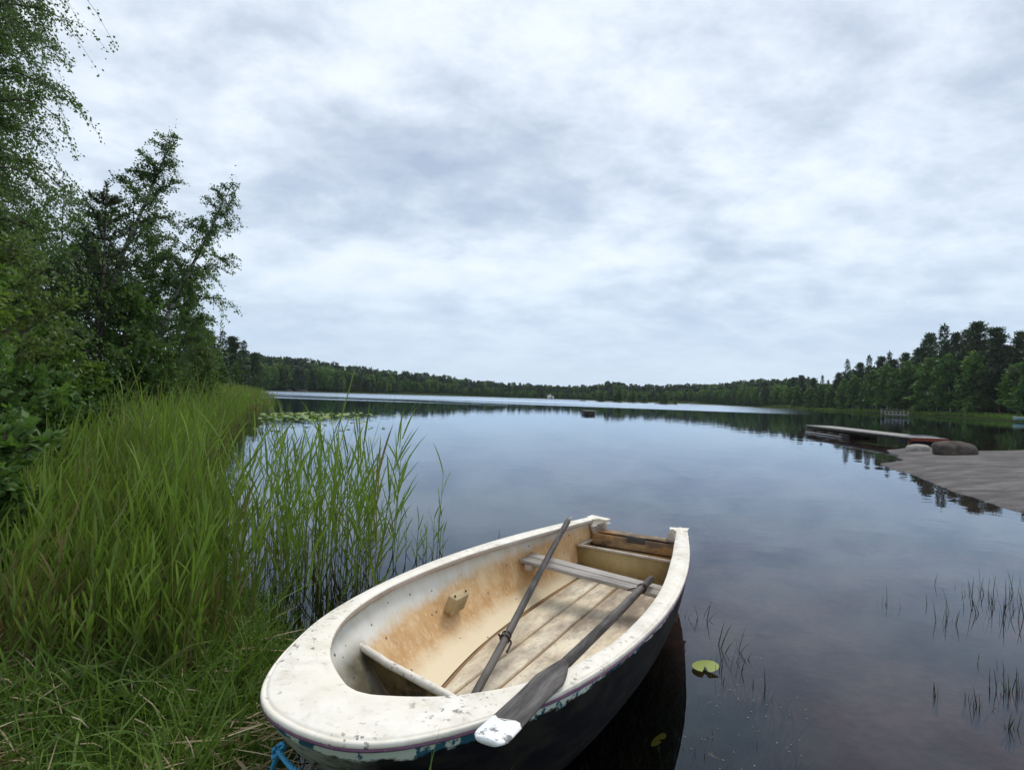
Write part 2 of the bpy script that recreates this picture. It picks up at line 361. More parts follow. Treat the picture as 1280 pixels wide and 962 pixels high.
# ------------------------------------------------------------------ the rowing boat
BROT = R_(29); BAX = np.array([math.sin(BROT), math.cos(BROT)]); BN = np.array([math.cos(BROT), -math.sin(BROT)])
B0 = BAX * 1.11 - BN * 1.25
def bw(u, v, z): q = B0 + BAX * u + BN * v; return np.array([q[0], q[1], z])     # boat -> world
OUT = np.array([(0, 0), (.004, .06), (.018, .135), (.05, .205), (.10, .268), (.18, .335), (.28, .398), (.40, .458), (.55, .522), (.74, .575), (.98, .615), (1.22, .636), (1.46, .643), (1.69, .634), (1.93, .612), (2.17, .58), (2.41, .538), (2.64, .49), (2.88, .433), (3.17, .362)])
INN = np.array([(.235, 0), (.242, .045), (.262, .09), (.30, .16), (.35, .235), (.42, .308), (.51, .380), (.62, .443), (.74, .49), (.98, .543), (1.22, .56), (1.46, .56), (1.69, .546), (1.93, .517), (2.17, .478), (2.41, .437), (2.64, .392), (2.88, .346), (3.15, .29)])
NH = 64
def loop(ctrl):
    h = catmull(ctrl, NH); h[0, 1] = 0
    return np.concatenate([np.stack([-h[::-1, 1], h[::-1, 0]], 1), np.stack([h[1:, 1], h[1:, 0]], 1)])   # (v,u), stern port > bow > stern starboard
O_ = loop(OUT); I_ = loop(INN)
def half(u, C=OUT): return np.interp(u, C[:, 0], C[:, 1])

def m_paint_deck():
    m, t, o = mat('worn_white_gelcoat'); b = principled(t, o, .5, .35)
    v = objvec(t); n = noise(t, v, 5, 6, .6); spec = noise(t, v, 42, 3, .5); clus = noise(t, v, 3.2, 3, .5)
    base = mixc(t, rampo(t, n, [(.35, 0.0), (.7, 1.0)]), (.86, .81, .72), (.80, .73, .60))
    vo = N(t, 'ShaderNodeTexVoronoi', ins={'Scale': 34.0, 'Randomness': 1.0}); t.links.new(v, vo.inputs['Vector'])
    dn = math_(t, 'ADD', vo.outputs['Distance'], math_(t, 'MULTIPLY', noise(t, v, 90, 3), .25))
    sp = math_(t, 'MULTIPLY', rampo(t, dn, [(.20, .9), (.26, 0.0)]), rampo(t, clus, [(.45, 0.0), (.54, 1.0)]))
    fine = math_(t, 'MULTIPLY', rampo(t, spec, [(.60, 0.0), (.66, .85)]), rampo(t, clus, [(.42, .15), (.54, 1.0)]))
    sepd = N(t, 'ShaderNodeSeparateXYZ'); t.links.new(v, sepd.inputs[0])
    mask = math_(t, 'MULTIPLY', math_(t, 'MAXIMUM', sp, fine), rampo(t, sepd.outputs[1], [(.45, .9), (.95, .45)]))
    dirt = math_(t, 'MULTIPLY', rampo(t, noise(t, v, 9, 8, .72), [(.46, 0.0), (.70, .75)]), rampo(t, clus, [(.36, .35), (.56, 1.0)]))
    base = mixc(t, dirt, base, (.50, .43, .32))
    t.links.new(mixc(t, mask, base, (.085, .075, .062)), b.inputs['Base Color']); bump(t, b, math_(t, 'SUBTRACT', n, math_(t, 'MULTIPLY', mask, .5)), .15, .004)
    return m
def m_hull():
    m, t, o = mat('flaking_hull_paint'); b = principled(t, o, .75, .12)
    tc = N(t, 'ShaderNodeTexCoord'); sep = N(t, 'ShaderNodeSeparateXYZ'); t.links.new(tc.outputs['Object'], sep.inputs[0])
    v = objvec(t, (1, 1, 2.2)); n = noise(t, v, 16, 6, .65); n3 = noise(t, v, 5, 5, .6); n4 = noise(t, objvec(t, (1, 1, 1), loc=(4, 2, 1)), 9, 6, .65)
    z = sep.outputs[2]
    teal = mixc(t, rampo(t, n4, [(.50, 0.0), (.53, 1.0)]), (.60, .66, .57), (.03, .12, .17))
    low = mixc(t, rampo(t, n3, [(.42, 0.0), (.6, 1.0)]), (.009, .008, .010), (.024, .021, .018))
    bowm = math_(t, 'MULTIPLY', rampo(t, math_(t, 'ADD', sep.outputs[0], math_(t, 'MULTIPLY', sep.outputs[1], .8)), [(.0, 1.0), (.3, 0.0)]), rampo(t, n, [(.30, .1), (.52, 1.0)]))
    low = mixc(t, bowm, low, (.36, .37, .29))
    up = math_(t, 'ADD', z, math_(t, 'MULTIPLY_ADD', n, .06, -.03)); up = math_(t, 'ADD', up, rampo(t, sep.outputs[1], [(.1, .022), (.6, .012), (.8, 0.0)]))
    t.links.new(mixc(t, rampo(t, math_(t, 'SUBTRACT', up, .365), [(.025, 0.0), (.031, 1.0)]), low, teal), b.inputs['Base Color'])
    bump(t, b, n, .4, .004); return m
def m_liner():
    m, t, o = mat('stained_white_liner'); b = principled(t, o, .6, .3)
    tc = N(t, 'ShaderNodeTexCoord'); sep = N(t, 'ShaderNodeSeparateXYZ'); t.links.new(tc.outputs['Object'], sep.inputs[0]); z = sep.outputs[2]; u = sep.outputs[1]
    st = noise(t, objvec(t, (7, 7, 1.4)), 5, 6, .6); n = noise(t, objvec(t), 4, 6, .62); f = noise(t, objvec(t, (9, 9, 1.6)), 5, 7, .68)
    edge = math_(t, 'ADD', z, math_(t, 'ADD', math_(t, 'MULTIPLY_ADD', st, .06, -.03), math_(t, 'MULTIPLY_ADD', n, .12, -.06)))
    edge = math_(t, 'SUBTRACT', edge, math_(t, 'MULTIPLY', math_(t, 'SUBTRACT', u, 1.2), .055))
    up = rampo(t, edge, [(.245, 0.0), (.275, .6), (.30, 1.0)])
    rust = rampo(t, n, [(.30, (.74, .56, .34)), (.45, (.64, .41, .20)), (.60, (.53, .30, .125)), (.75, (.72, .53, .31))])
    rust = mixc(t, rampo(t, f, [(.50, 0.0), (.66, .6)]), rust, (.74, .60, .40))
    low = rampo(t, math_(t, 'ADD', z, math_(t, 'MULTIPLY_ADD', n, .10, -.05)), [(.075, 0.0), (.14, 1.0)])
    c = mixc(t, low, (.78, .65, .44), rust)
    white = mixc(t, rampo(t, noise(t, objvec(t, (1, 1, .4)), 10, 5), [(.45, 0.0), (.7, 1.0)]), (.76, .745, .68), (.66, .62, .52))
    c = mixc(t, up, c, white)
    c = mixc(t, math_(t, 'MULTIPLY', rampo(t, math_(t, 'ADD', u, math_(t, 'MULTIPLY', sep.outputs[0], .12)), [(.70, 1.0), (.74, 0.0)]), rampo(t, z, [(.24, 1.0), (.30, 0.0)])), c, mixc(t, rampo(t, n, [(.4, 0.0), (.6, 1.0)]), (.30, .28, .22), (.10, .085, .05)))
    stern = rampo(t, math_(t, 'ADD', u, math_(t, 'MULTIPLY', n, .5)), [(2.35, 0.0), (2.75, .8)])
    c = mixc(t, math_(t, 'MULTIPLY', stern, rampo(t, z, [(.30, 1.0), (.40, .2)])), c, (.40, .25, .09))
    vo = N(t, 'ShaderNodeTexVoronoi', ins={'Scale': 15.0}); t.links.new(tc.outputs['Object'], vo.inputs['Vector'])
    c = mixc(t, rampo(t, vo.outputs['Distance'], [(.085, .85), (.11, 0.0)]), c, (.07, .06, .05))
    t.links.new(c, b.inputs['Base Color']); bump(t, b, math_(t, 'ADD', n, math_(t, 'MULTIPLY', f, .5)), .25, .006); return m
def m_stain(name, a, bcol, dark, dth=(.58, .68), scale=5, axis=(1, .35, 1)):
    m, t, o = mat(name); b = principled(t, o, .65, .25)
    v = objvec(t, axis); n = noise(t, v, scale, 7, .62); d = noise(t, objvec(t, axis, loc=(5, 3, 1)), scale * .8, 8, .7); f = noise(t, objvec(t), 60, 3)
    c = mixc(t, rampo(t, n, [(.35, 0.0), (.65, 1.0)]), a, bcol)
    c = mixc(t, rampo(t, d, [(dth[0], 0.0), (dth[1], .85)]), c, dark)
    c = mixc(t, rampo(t, f, [(.62, 0.0), (.70, .6)]), c, dark)
    t.links.new(c, b.inputs['Base Color']); bump(t, b, n, .3, .005); return m
M_DECK = m_paint_deck(); M_HULL = m_hull(); M_LINER = m_liner()
M_FLOOR = m_stain('cream_floor_paint', (.83, .75, .59), (.74, .61, .42), (.20, .145, .11), (.42, .62), 5)
M_SEAM = m_stain('brown_grime', (.30, .18, .08), (.22, .13, .06), (.06, .045, .03))
M_STERN = m_stain('olive_stained_panel', (.44, .33, .15), (.30, .21, .085), (.15, .105, .05), (.50, .70), 5, (1, 1, .5))
M_PAD = m_stain('peeled_orange_wood', (.46, .24, .085), (.34, .24, .13), (.10, .075, .06), (.47, .58), 7, (.5, 1, 1))
M_RIM = m_stain('weathered_lip', (.52, .46, .40), (.40, .33, .27), (.16, .12, .09), (.55, .64), 9)
M_BULK = m_stain('dirty_bulkhead', (.16, .12, .06), (.27, .20, .09), (.035, .028, .02), (.5, .62), 6)
M_PURPLE = m_stain('faded_purple_strip', (.13, .05, .105), (.20, .10, .165), (.40, .36, .37), (.62, .7), 12)
M_GREYWOOD = wood_mat('grey_thwart_wood', [(.30, (.11, .095, .085)), (.45, (.24, .215, .195)), (.58, (.36, .33, .30)), (.7, (.46, .42, .38))], 'X', 14)
M_OAR = wood_mat('dark_oar_wood', [(.34, (.016, .014, .014)), (.48, (.050, .044, .042)), (.64, (.155, .14, .13))], 'Y', 12, .7)
M_TIP = m_stain('white_tip_paint', (.86, .86, .85), (.80, .79, .77), (.09, .08, .07), (.60, .64), 9, (1, 1, 1))
def m_plain(name, c, rough=.5, metal=0.0, var=.25, scale=20):
    m, t, o = mat(name); b = principled(t, o, rough, .35); n = noise(t, objvec(t), scale, 5)
    t.links.new(mixc(t, n, [x * (1 - var) for x in c], [min(1, x * (1 + var)) for x in c]), b.inputs['Base Color']); b.inputs['Metallic'].default_value = metal
    return m
M_IRON = m_plain('rusty_iron', (.06, .042, .034), .7, .4, .5, 60)

boat = empty('rowing_boat', (B0[0], B0[1], 0), 'weathered white open rowing boat moored at the reedy bank, nearest the viewer', 'boat', rz=-BROT)
def build_boat():
    W2 = O_ - I_; W2 = W2 / np.linalg.norm(W2, axis=1)[:, None]
    def at_o(off, z): q = O_ + W2 * off; return np.stack([q[:, 0], q[:, 1], np.full(len(q), z)], 1)
    def at_i(off, z): q = I_ + W2 * off; return np.stack([q[:, 0], q[:, 1], np.full(len(q), z)], 1)
    rows = [at_o(-.016, .413), at_o(-.003, .413), at_o(0, .4145), at_o(.001, .420), at_o(0, .4255), at_o(-.003, .4285), at_o(-.007, .4295), at_o(-.0125, .4298), at_o(-.0150, .4272), at_o(-.0175, .4272), at_o(-.020, .4312)]
    mid0, mid1 = at_o(-.030, .432), at_i(.010, .433)
    for k in (0, .33, .66): q = mid0 * (1 - k) + mid1 * k; q[:, 2] += .006 * math.sin(k * math.pi); rows.append(q)
    rows += [mid1, at_i(.004, .4315), at_i(0, .427)]
    b = MB(); b.grid(np.stack(rows, 1)); b.build('deck', M_DECK, boat, smooth=True)
    # inner lip of the deck, weathered, its lower edge nibbled away
    rr = np.random.default_rng(4); low = at_i(.001, .402); low[:, 2] += .006 * fbm(low[:, 1] * 3, low[:, 0] * 3, 8, 4, 4)
    lip = [at_i(0, .427), at_i(-.002, .415), low, at_i(.012, .402)]
    b = MB(); b.grid(np.stack(lip, 1)); b.build('deck_lip', M_RIM, boat, smooth=False)
    b = MB(); b.tube(at_o(-.004, .4085), .0052, 6); b.build('rubbing_strip', M_PURPLE, boat, smooth=True)
    # hull skin
    rows = []
    for th in np.linspace(0, math.pi / 2, 16):
        q = O_.copy() - W2 * .007; l = max(0.0, math.cos(th)) ** .72; s = math.sin(th)
        wb = np.maximum(0, 1 - q[:, 1] / .95) ** 1.4
        v = q[:, 0] * l; u = q[:, 1] + .52 * wb * s ** 1.5
        z = .412 - .56 * s ** 1.2 * (1 - .12 * np.clip((q[:, 1] - 2.2), 0, 1))
        rows.append(np.stack([v, u, z], 1))
    b = MB(); b.grid(np.stack(rows, 1), flip=True); b.build('hull', M_HULL, boat, smooth=True)
    # transom
    prof = np.array([r[-1] for r in rows]); pv = np.r_[prof[:, 0], -prof[-2::-1, 0]]; pz = np.r_[prof[:, 2], prof[-2::-1, 2]]; pz = np.minimum(pz, .335)
    n = len(pv); b = MB()
    A = np.stack([pv, np.full(n, 3.165), pz], 1); B = np.stack([pv * .985, np.full(n, 3.115), pz], 1)
    i = np.arange(n); j = (i + 1) % n
    b.add(np.r_[A, B], [np.stack([i, j, j + n, i + n], 1), i[None, ::-1].copy(), (i + n)[None]]); b.build('transom', M_STERN, boat)
    for s in (-1, 1):                                                # corner knees capped white
        b = MB(); ex = .15 if s < 0 else .13
        P = np.array([(s * .368, 3.178), (s * .372, 3.08), (s * .315, 3.04), (s * .285, 3.095), (s * (.385 - ex), 3.118), (s * (.372 - ex), 3.172)])
        n = len(P); top = np.c_[P, [.434, .434, .433, .433, .424, .424]]; bot = np.c_[P, np.full(n, .375)]; bot[4:, 2] = .39
        i = np.arange(n); j = (i + 1) % n
        fs = [np.stack([i, j, j + n, i + n], 1), i[None].copy(), (i + n)[None, ::-1].copy()]
        if s > 0: fs = [f[:, ::-1].copy() for f in fs]
        b.add(np.r_[top, bot], fs); b.build('corner_knee', M_DECK, boat, bevel=.006)
        b = MB(); b.beam((s * .335, 3.085, .33), (s * (.36 - ex * .9), 3.125, .375), .045, .075); b.build('knee_bracket', M_RIM, boat, bevel=.008)
    # liner
    FL = np.array([(.55, 0), (.56, .05), (.62, .11), (.75, .165), (.95, .21), (1.25, .27), (1.54, .31), (2.0, .335), (2.5, .335), (2.9, .32), (3.12, .30)])
    f_ = loop(FL); top = O_ - W2 * .036
    rows = []
    for h in np.r_[0, .04, np.linspace(.1, 1, 14)]:
        g = .42 * h + .58 * (1 - math.sqrt(max(0, 1 - h * h * .995)))
        q = top * (1 - g) + f_ * g; rows.append(np.c_[q, np.full(len(q), .405 - .357 * h)])
    b = MB(); b.grid(np.stack(rows, 1)); b.build('liner', M_LINER, boat, smooth=True)
    us = np.linspace(.55, 3.1, 40); hw = np.interp(us, FL[:, 0], FL[:, 1]) + .012
    b = MB(); b.grid(np.stack([np.stack([hw * k, us, np.full(40, .0475)], 1) for k in (-1, 0, 1)], 1)); b.build('floor_pan', M_SEAM, boat)
    rng = np.random.default_rng(2)
    b = MB()
    for (a, c) in ((-.305, -.152), (-.140, -.012), (.003, .135), (.148, .30)):
        uu = np.linspace(.70, 2.88, 50); h2 = np.interp(uu, FL[:, 0], FL[:, 1]) - .012
        lo = np.clip(a + .003 * fbm(uu, uu * 0, 5, 3, 6), -h2, h2); hi = np.clip(c + .003 * fbm(uu, uu * 0 + 2, 6, 3, 6), -h2, h2)
        k = hi - lo > .01; uu, lo, hi = uu[k], lo[k], hi[k]
        zt = .060 + .002 * fbm(uu, uu * 0 + a, 7, 2, 2)
        b.grid(np.stack([np.c_[lo, uu, zt * 0 + .048], np.c_[lo + .002, uu, zt - .003], np.c_[lo + .006, uu, zt], np.c_[hi - .006, uu, zt], np.c_[hi - .002, uu, zt - .003], np.c_[hi, uu, zt * 0 + .048]], 1), flip=True)
    b.build('floor_boards', M_FLOOR, boat, smooth=False)
    # stern seat box
    w = .352; b = MB(); b.box((0, 2.905, .15), (2 * w + .03, .03, .21)); b.build('stern_bulkhead', M_STERN, boat)
    b = MB(); b.beam((-w - .02, 2.892, .262), (w + .015, 2.888, .252), .03, .016); b.beam((-w + .005, 2.90, .263), (-w + .03, 3.10, .268), .02, .016)
    b.build('seat_edge', M_RIM, boat, bevel=.004)
    b = MB(); b.box((0, 3.01, .225), (2 * w - .04, .20, .02)); b.build('stern_seat', M_PAD, boat)
    b = MB(); b.box((.01, 3.086, .283), (.66, .055, .085)); pad = b.build('transom_pad', M_PAD, boat, bevel=.006)
    b = MB(); b.box((0, 3.12, .338), (.60, .092, .012)); b.build('transom_cap', M_PAD, boat, bevel=.004)
    b = MB(); b.box((.02, 3.06, .318), (.135, .012, .045)); b.build('peeled_patch', m_plain('bare_dark_wood', (.07, .06, .055), .8, 0, .5, 40), pad, bevel=.003)
    # thwart: two grey planks
    b = MB(); e = .006
    b.beam((-.492, 2.252, .283), (.452, 2.252, .226), .085, .022, tint=.5); b.beam((-.480, 2.345, .287), (.440, 2.338, .229), .085, .022, tint=.8)
    b.build('thwart', M_GREYWOOD, boat, bevel=.004)
    for s, z in ((-1, .25), (1, .19)):
        b = MB(); b.box((s * .425, 2.30, z), (.05, .20, .035)); b.build('thwart_cleat', M_RIM, boat, bevel=.004)
    # bow bulkhead with a pale rounded rim
    a = np.array((-.525, .765, .262)); c = np.array((.43, .637, .185)); b = MB()
    t_ = np.linspace(0, 1, 24)[:, None]; P = a + (c - a) * t_; P[:, 2] += .004 * fbm(P[:, 0] * 4, P[:, 0] * 0, 3, 3, 3)
    b.tube(P, .0165, 8); b.build('bulkhead_rim', M_DECK, boat, smooth=True)
    b = MB(); nrm = np.array([.12, -.0, 0])
    bot = P.copy(); bot[:, 2] = .045; bot[:, 0] *= .62
    b.grid(np.stack([P, .5 * P + .5 * bot + np.array([0, .004, 0]), bot], 1)); b.build('bow_bulkhead', M_BULK, boat)
    # rowlock block on the port wall
    b = MB(); b.box((-.478, 1.475, .238), (.055, .135, .095), np.array([[.94, -.05, .34], [.05, 1, 0], [-.34, 0, .94]])); blk = b.build('rowlock_block', m_stain('stained_block', (.52, .40, .22), (.40, .29, .16), (.20, .15, .09), (.5, .7), 9), boat, bevel=.006)
    for y in (1.425, 1.525): b = MB(); b.tube([(-.455, y, .286), (-.452, y, .290)], .006, 8); b.build('bolt', M_IRON, blk)
    b = MB(); b.tube([(0.0, .085, .30), (0.0, .065, .288), (.012, .055, .27), (.0, .065, .252), (0, .10, .245)], .006, 6); b.build('bow_eye', M_IRON, boat, smooth=True)
build_boat()

def oar(label, a, b_, blade, name='oar'):
    """a = handle end, b_ = blade tip, boat coordinates; blade = (start fraction, half width, roll) or None"""
    A = bw(*a); B = bw(*b_); d = B - A; L = np.linalg.norm(d); d = d / L
    side = np.cross(d, (0, 0, 1)); side /= np.linalg.norm(side); up = np.cross(side, d)
    o = bpy.data.objects.new(name, None); COL.objects.link(o); o.empty_display_size = .1
    mw = Matrix.Identity(4)
    for i in range(3): mw[i][0] = side[i]; mw[i][1] = d[i]; mw[i][2] = up[i]; mw[i][3] = A[i]
    o.matrix_world = mw; tag(o, label, 'oar', 'oars lying in the rowing boat')
    return o, L
def build_oars():
    o, L = oar('oar with flat dark blade and white painted tip laid over the starboard deck', (2.33, .338, .288), (.135, .522, .492), None)
    s0 = L * .735
    y = np.array([0, .004, .02, .10, .115, .13, .4, .9, s0 - .05, s0 + .02]); r = np.array([.014, .019, .0205, .0205, .0185, .0185, .020, .0205, .0195, .017])
    b = MB(); b.tube(np.c_[0 * y + .002 * np.sin(y * 5), y, 0 * y], r, 12); b.build('shaft', M_OAR, o, smooth=True)
    def blade(y0, y1, nm, m, par, jag=0):
        t = np.linspace(y0, y1, 26); q = (t - s0) / (L - s0)
        w = .018 + .033 * np.clip(q / .42, 0, 1) ** 1.1 * (3 - 2 * np.clip(q / .42, 0, 1)) / 1.0 * .9; w = np.minimum(w, .0475)
        w = np.where(q > .93, w * np.sqrt(np.maximum(.15, 1 - ((q - .93) / .09) ** 2)), w)
        th = .0165 * (1 - np.clip(q / .5, 0, 1)) + .0065
        a = np.linspace(0, 2 * np.pi, 16, endpoint=False); c, s = np.cos(a), np.sin(a)
        g = (1.02 if nm == 'blade_tip' else 1.0)
        V = np.stack([w[:, None] * np.sign(c) * np.abs(c) ** .75 * g, np.broadcast_to(t[:, None], (26, 16)) + (jag * .012 * np.sin(c * 5 + 1) * (np.arange(26) == 0)[:, None]), th[:, None] * np.sign(s) * np.abs(s) ** .8 * (1.25 if nm == 'blade_tip' else 1)], -1)
        i = np.arange(25)[:, None] * 16; j = np.arange(16)[None]; j2 = (j + 1) % 16
        b = MB(); b.add(V.reshape(-1, 3), [np.stack([i + j, i + 16 + j, i + 16 + j2, i + j2], -1).reshape(-1, 4), np.arange(16)[None], (np.arange(16) + 25 * 16)[None, ::-1].copy()])
        return b.build(nm, m, par, smooth=True)
    bl = blade(s0, L - .02, 'blade', M_OAR, o); blade(L - .115, L, 'blade_tip', M_TIP, bl, 1)
    b = MB(); a = np.linspace(0, 2 * np.pi, 17); yc = .305
    b.tube(np.c_[.0225 * np.cos(a), 0 * a + yc, .0225 * np.sin(a)], .005, 6); b.tube(np.c_[.0225 * np.cos(a), 0 * a + yc - .028, .0225 * np.sin(a)], .004, 6)
    b.tube([(.021, yc, 0), (.035, yc + .004, -.02), (.036, yc + .01, -.05), (.045, yc + .03, -.06)], .005, 6); b.tube([(.021, yc - .02, -.006), (.05, yc - .035, -.012), (.085, yc - .04, -.03)], .004, 6)
    b.build('rowlock_collar', M_IRON, o, smooth=True)
    o, L = oar('long thin oar slanting across the thwart with its splintered end over the port gunwale', (.74, .035, .085), (2.83, -.415, .462), None)
    y = np.array([0, .01, .1, .12, .6, 1.2, L - .34, L - .28, L - .10, L - .05, L - .012, L]); r = np.array([.013, .018, .019, .0175, .0185, .0185, .018, .0185, .0200, .0175, .012, .005])
    b = MB(); b.tube(np.c_[.003 * np.sin(y * 3), y, .002 * np.cos(y * 4)], r, 12); sh = b.build('shaft', M_OAR, o, smooth=True)
    b = MB(); b.box((.006, L - .055, .006), (.012, .12, .018), taper=.5); b.box((.013, L - .02, .0), (.007, .09, .014)); b.build('splintered_end', M_GREYWOOD, sh)
    b = MB(); yc = .60
    b.tube(np.c_[.0215 * np.cos(a), 0 * a + yc, .0215 * np.sin(a)], .006, 6); b.tube(np.c_[.0215 * np.cos(a), 0 * a + yc + .03, .0215 * np.sin(a)], .004, 6)
    b.tube([(.02, yc, 0), (.032, yc - .005, -.005), (.036, yc - .02, -.01), (.034, yc - .06, -.016), (.033, yc - .075, -.016)], .0055, 6); b.tube([(-.02, yc, .004), (-.034, yc + .012, .01)], .006, 6)
    b.build('rowlock_collar', M_IRON, o, smooth=True)
build_oars()
def build_rope():
    e = bw(.108, -.190, .252)
    pts = [bw(.26, -.40, .03), bw(.205, -.335, .09), bw(.16, -.262, .18), e + (0, -.006, .006), bw(.080, -.130, .262), bw(.058, -.06, .266), bw(.066, .0, .262), bw(.085, .06, .25)]
    P = catmull(np.array(pts), 90); s = np.r_[0, np.cumsum(np.linalg.norm(np.diff(P, axis=0), axis=1))]
    T = np.gradient(P, axis=0); T /= np.linalg.norm(T, axis=1)[:, None]; X = np.cross(T, (0, 0, 1)); X /= np.linalg.norm(X, axis=1)[:, None] + 1e-6; Y = np.cross(T, X)
    b = MB()
    for k in range(3):
        a = s * 130 + k * 2.094
        b.tube(P + .0042 * (np.cos(a)[:, None] * X + np.sin(a)[:, None] * Y), .0046, 5)
    a = np.linspace(0, 2 * np.pi * 1.7, 40); b.tube(e + np.c_[.016 * np.cos(a), .012 * np.sin(a), .016 * np.sin(a * 1.3)], .0062, 6)
    tag(b.build('mooring_rope', m_plain('blue_rope', (.05, .27, .46), .7, 0, .35, 90), smooth=True), 'blue twisted mooring rope tied to the bow of the rowing boat', 'rope')
build_rope()

# ------------------------------------------------------------------ vegetation generators
def leaves_into(b, C, D, L, Wd, rng, tint, flat=.0):
    """rhombic leaves: centres C, growth directions D (n,3), lengths and widths"""
    n = len(C); D = D / (np.linalg.norm(D, axis=1)[:, None] + 1e-9)
    r = rng.normal(size=(n, 3)); r[:, 2] += flat
    s = np.cross(D, r); s /= np.linalg.norm(s, axis=1)[:, None] + 1e-9
    L = np.broadcast_to(L, (n,))[:, None]; Wd = np.broadcast_to(Wd, (n,))[:, None]
    V = np.stack([C, C + .45 * L * D + .5 * Wd * s, C + L * D, C + .45 * L * D - .5 * Wd * s], 1).reshape(-1, 3)
    b.add(V, np.arange(4 * n).reshape(-1, 4), np.repeat(np.broadcast_to(tint, (n,)), 4))
def unit(v): return v / (np.linalg.norm(v, axis=-1, keepdims=True) + 1e-9)
def grow(rng, h, lean, r0, nb, t0, blen, el, droop, ntw, twl, twdroop, shape=None, nleaf=14, wob=.03, cut=1.0, ends=False):
    """trunk + limbs + twigs -> (tube list, leaf anchor points, leaf directions)"""
    tubes = []; k = 12; t = np.linspace(0, 1, k); w = np.cumsum(rng.normal(0, wob * h / k ** .5, (k, 2)), 0) * .35; w -= w[0]
    tr = np.c_[lean[0] * t ** 1.25 + w[:, 0], lean[1] * t ** 1.25 + w[:, 1], h * t]
    tubes.append((tr, r0 * (1 - t) ** .8 + .006, 8)); az = rng.uniform(0, 6.28); A = []; D = []
    for i in range(nb):
        tt = t0 + (cut - t0) * ((i + rng.uniform(0, .9)) / nb); az += 2.4 + rng.normal(0, .35)
        p0 = np.array([np.interp(tt, t, tr[:, c]) for c in range(3)])
        sh = shape((tt - t0) / (1 - t0)) if shape else 1 - .75 * (tt - t0) / (1 - t0)
        L = blen * h * sh * rng.uniform(.75, 1.25); e = el + rng.normal(0, .16) + .35 * (tt - .5)
        d = np.array([math.cos(az) * math.cos(e), math.sin(az) * math.cos(e), math.sin(e)])
        s = np.linspace(0, 1, 6); bend = np.c_[0 * s, 0 * s, -droop * L * s ** 2.2] + np.cumsum(rng.normal(0, .03 * L, (6, 3)), 0) * s[:, None]
        P = p0 + s[:, None] * L * d + bend
        rb = r0 * .27 * (1 - tt) ** .7 + .006; tubes.append((P, rb * (1 - .85 * s), 5))
        for _ in range(max(2, int(ntw * min(1.15, .2 + .8 * sh)))):
            q = rng.uniform(.22, 1.0); c = np.array([np.interp(q, s, P[:, a]) for a in range(3)])
            dd = unit(d * rng.uniform(.3, 1.1) + rng.normal(0, .75, 3)); Lt = twl * h * (.12 + .88 * min(1.0, sh)) * rng.uniform(.5, 1.3)
            s3 = np.linspace(0, 1, 4); T = c + s3[:, None] * Lt * dd; T[:, 2] -= twdroop * Lt * s3 ** 1.8
            tubes.append((T, .004 * (1.3 - s3) + .0008, 3))
            m = max(4, int(nleaf * min(1.0, .12 + 1.1 * sh))); qq = rng.uniform(.05 if not ends else .5, 1.05, m); pp = np.stack([np.interp(qq, s3, T[:, a]) for a in range(3)], 1)
            A.append(pp + rng.normal(0, .012 * h ** .5, (m, 3))); dirs = unit(T[-1] - T[0]) + rng.normal(0, .7, (m, 3)); dirs[:, 2] -= twdroop * .5; D.append(dirs)
    m = nleaf // 2 + 2; A.append(tr[-1] + rng.normal(0, .1, (m, 3)) * [.5, .5, 1.6]); D.append(rng.normal(0, 1, (m, 3)) + [0, 0, .5])
    return tubes, np.concatenate(A), np.concatenate(D)
def make_tree(name, label, cat, loc, seed, bark, leafm, leaf, group=None, rz=0, **kw):
    rng = np.random.default_rng(seed); tubes, A, D = grow(rng, **kw)
    root = empty(name, loc, label, cat, group, rz)
    b = MB()
    b.tube(*tubes[0], caps=False); b.build('trunk', bark, root, smooth=True)
    b = MB()
    for P, r, n in tubes[1:]: b.tube(P, r, n, caps=False)
    b.build('limbs', BARK_BROWN, root, smooth=True)
    b = MB(); n = len(A); clump = .5 + .28 * fbm(A[:, 0] * 2, A[:, 1] * 2 + A[:, 2] * 1.7, seed, 3, 1.2)
    leaves_into(b, A, D, leaf[0] * rng.uniform(.6, 1.25, n), leaf[1] * rng.uniform(.6, 1.25, n), rng, np.clip(clump + rng.normal(0, .14, n), 0, 1))
    b.build('crown', leafm, root)
    return root
BARK_BIRCH = bark_mat('birch_bark', (.50, .48, .44), (.06, .05, .045), True)
BARK_BROWN = bark_mat('brown_bark', (.13, .105, .085), (.05, .04, .034))
BARK_PINE = bark_mat('pine_bark', (.20, .115, .07), (.08, .055, .042))
L_BIRCH = leaf_mat('birch_leaves', [(0, (0.0592, 0.1111, 0.0421)), (0.5, (0.0986, 0.1725, 0.0575)), (1, (0.1677, 0.2587, 0.0805))])
L_ALDER = leaf_mat('alder_leaves', [(0, (0.0529, 0.0977, 0.0298)), (0.5, (0.089, 0.1591, 0.0425)), (1, (0.1444, 0.2335, 0.0594))])
L_SHRUB = leaf_mat('bright_shrub_leaves', [(0, (0.0605, 0.121, 0.0212)), (0.5, (0.1135, 0.2043, 0.0333)), (1, (0.1815, 0.242, 0.0515))])
L_WILLOW = leaf_mat('willow_leaves', [(0, (0.0626, 0.1043, 0.0306)), (0.5, (0.1184, 0.1739, 0.0501)), (1, (0.1739, 0.2366, 0.0766))])
L_SPRUCE = leaf_mat('spruce_needles', [(0, (0.0266, 0.0531, 0.0266)), (0.5, (0.0451, 0.0816, 0.038)), (1, (0.0738, 0.1176, 0.0493))], .1)
L_PINE = leaf_mat('pine_needles', [(0, (0.0383, 0.0619, 0.0319)), (0.5, (0.0631, 0.0938, 0.0461)), (1, (0.0994, 0.1328, 0.0619))], .12)
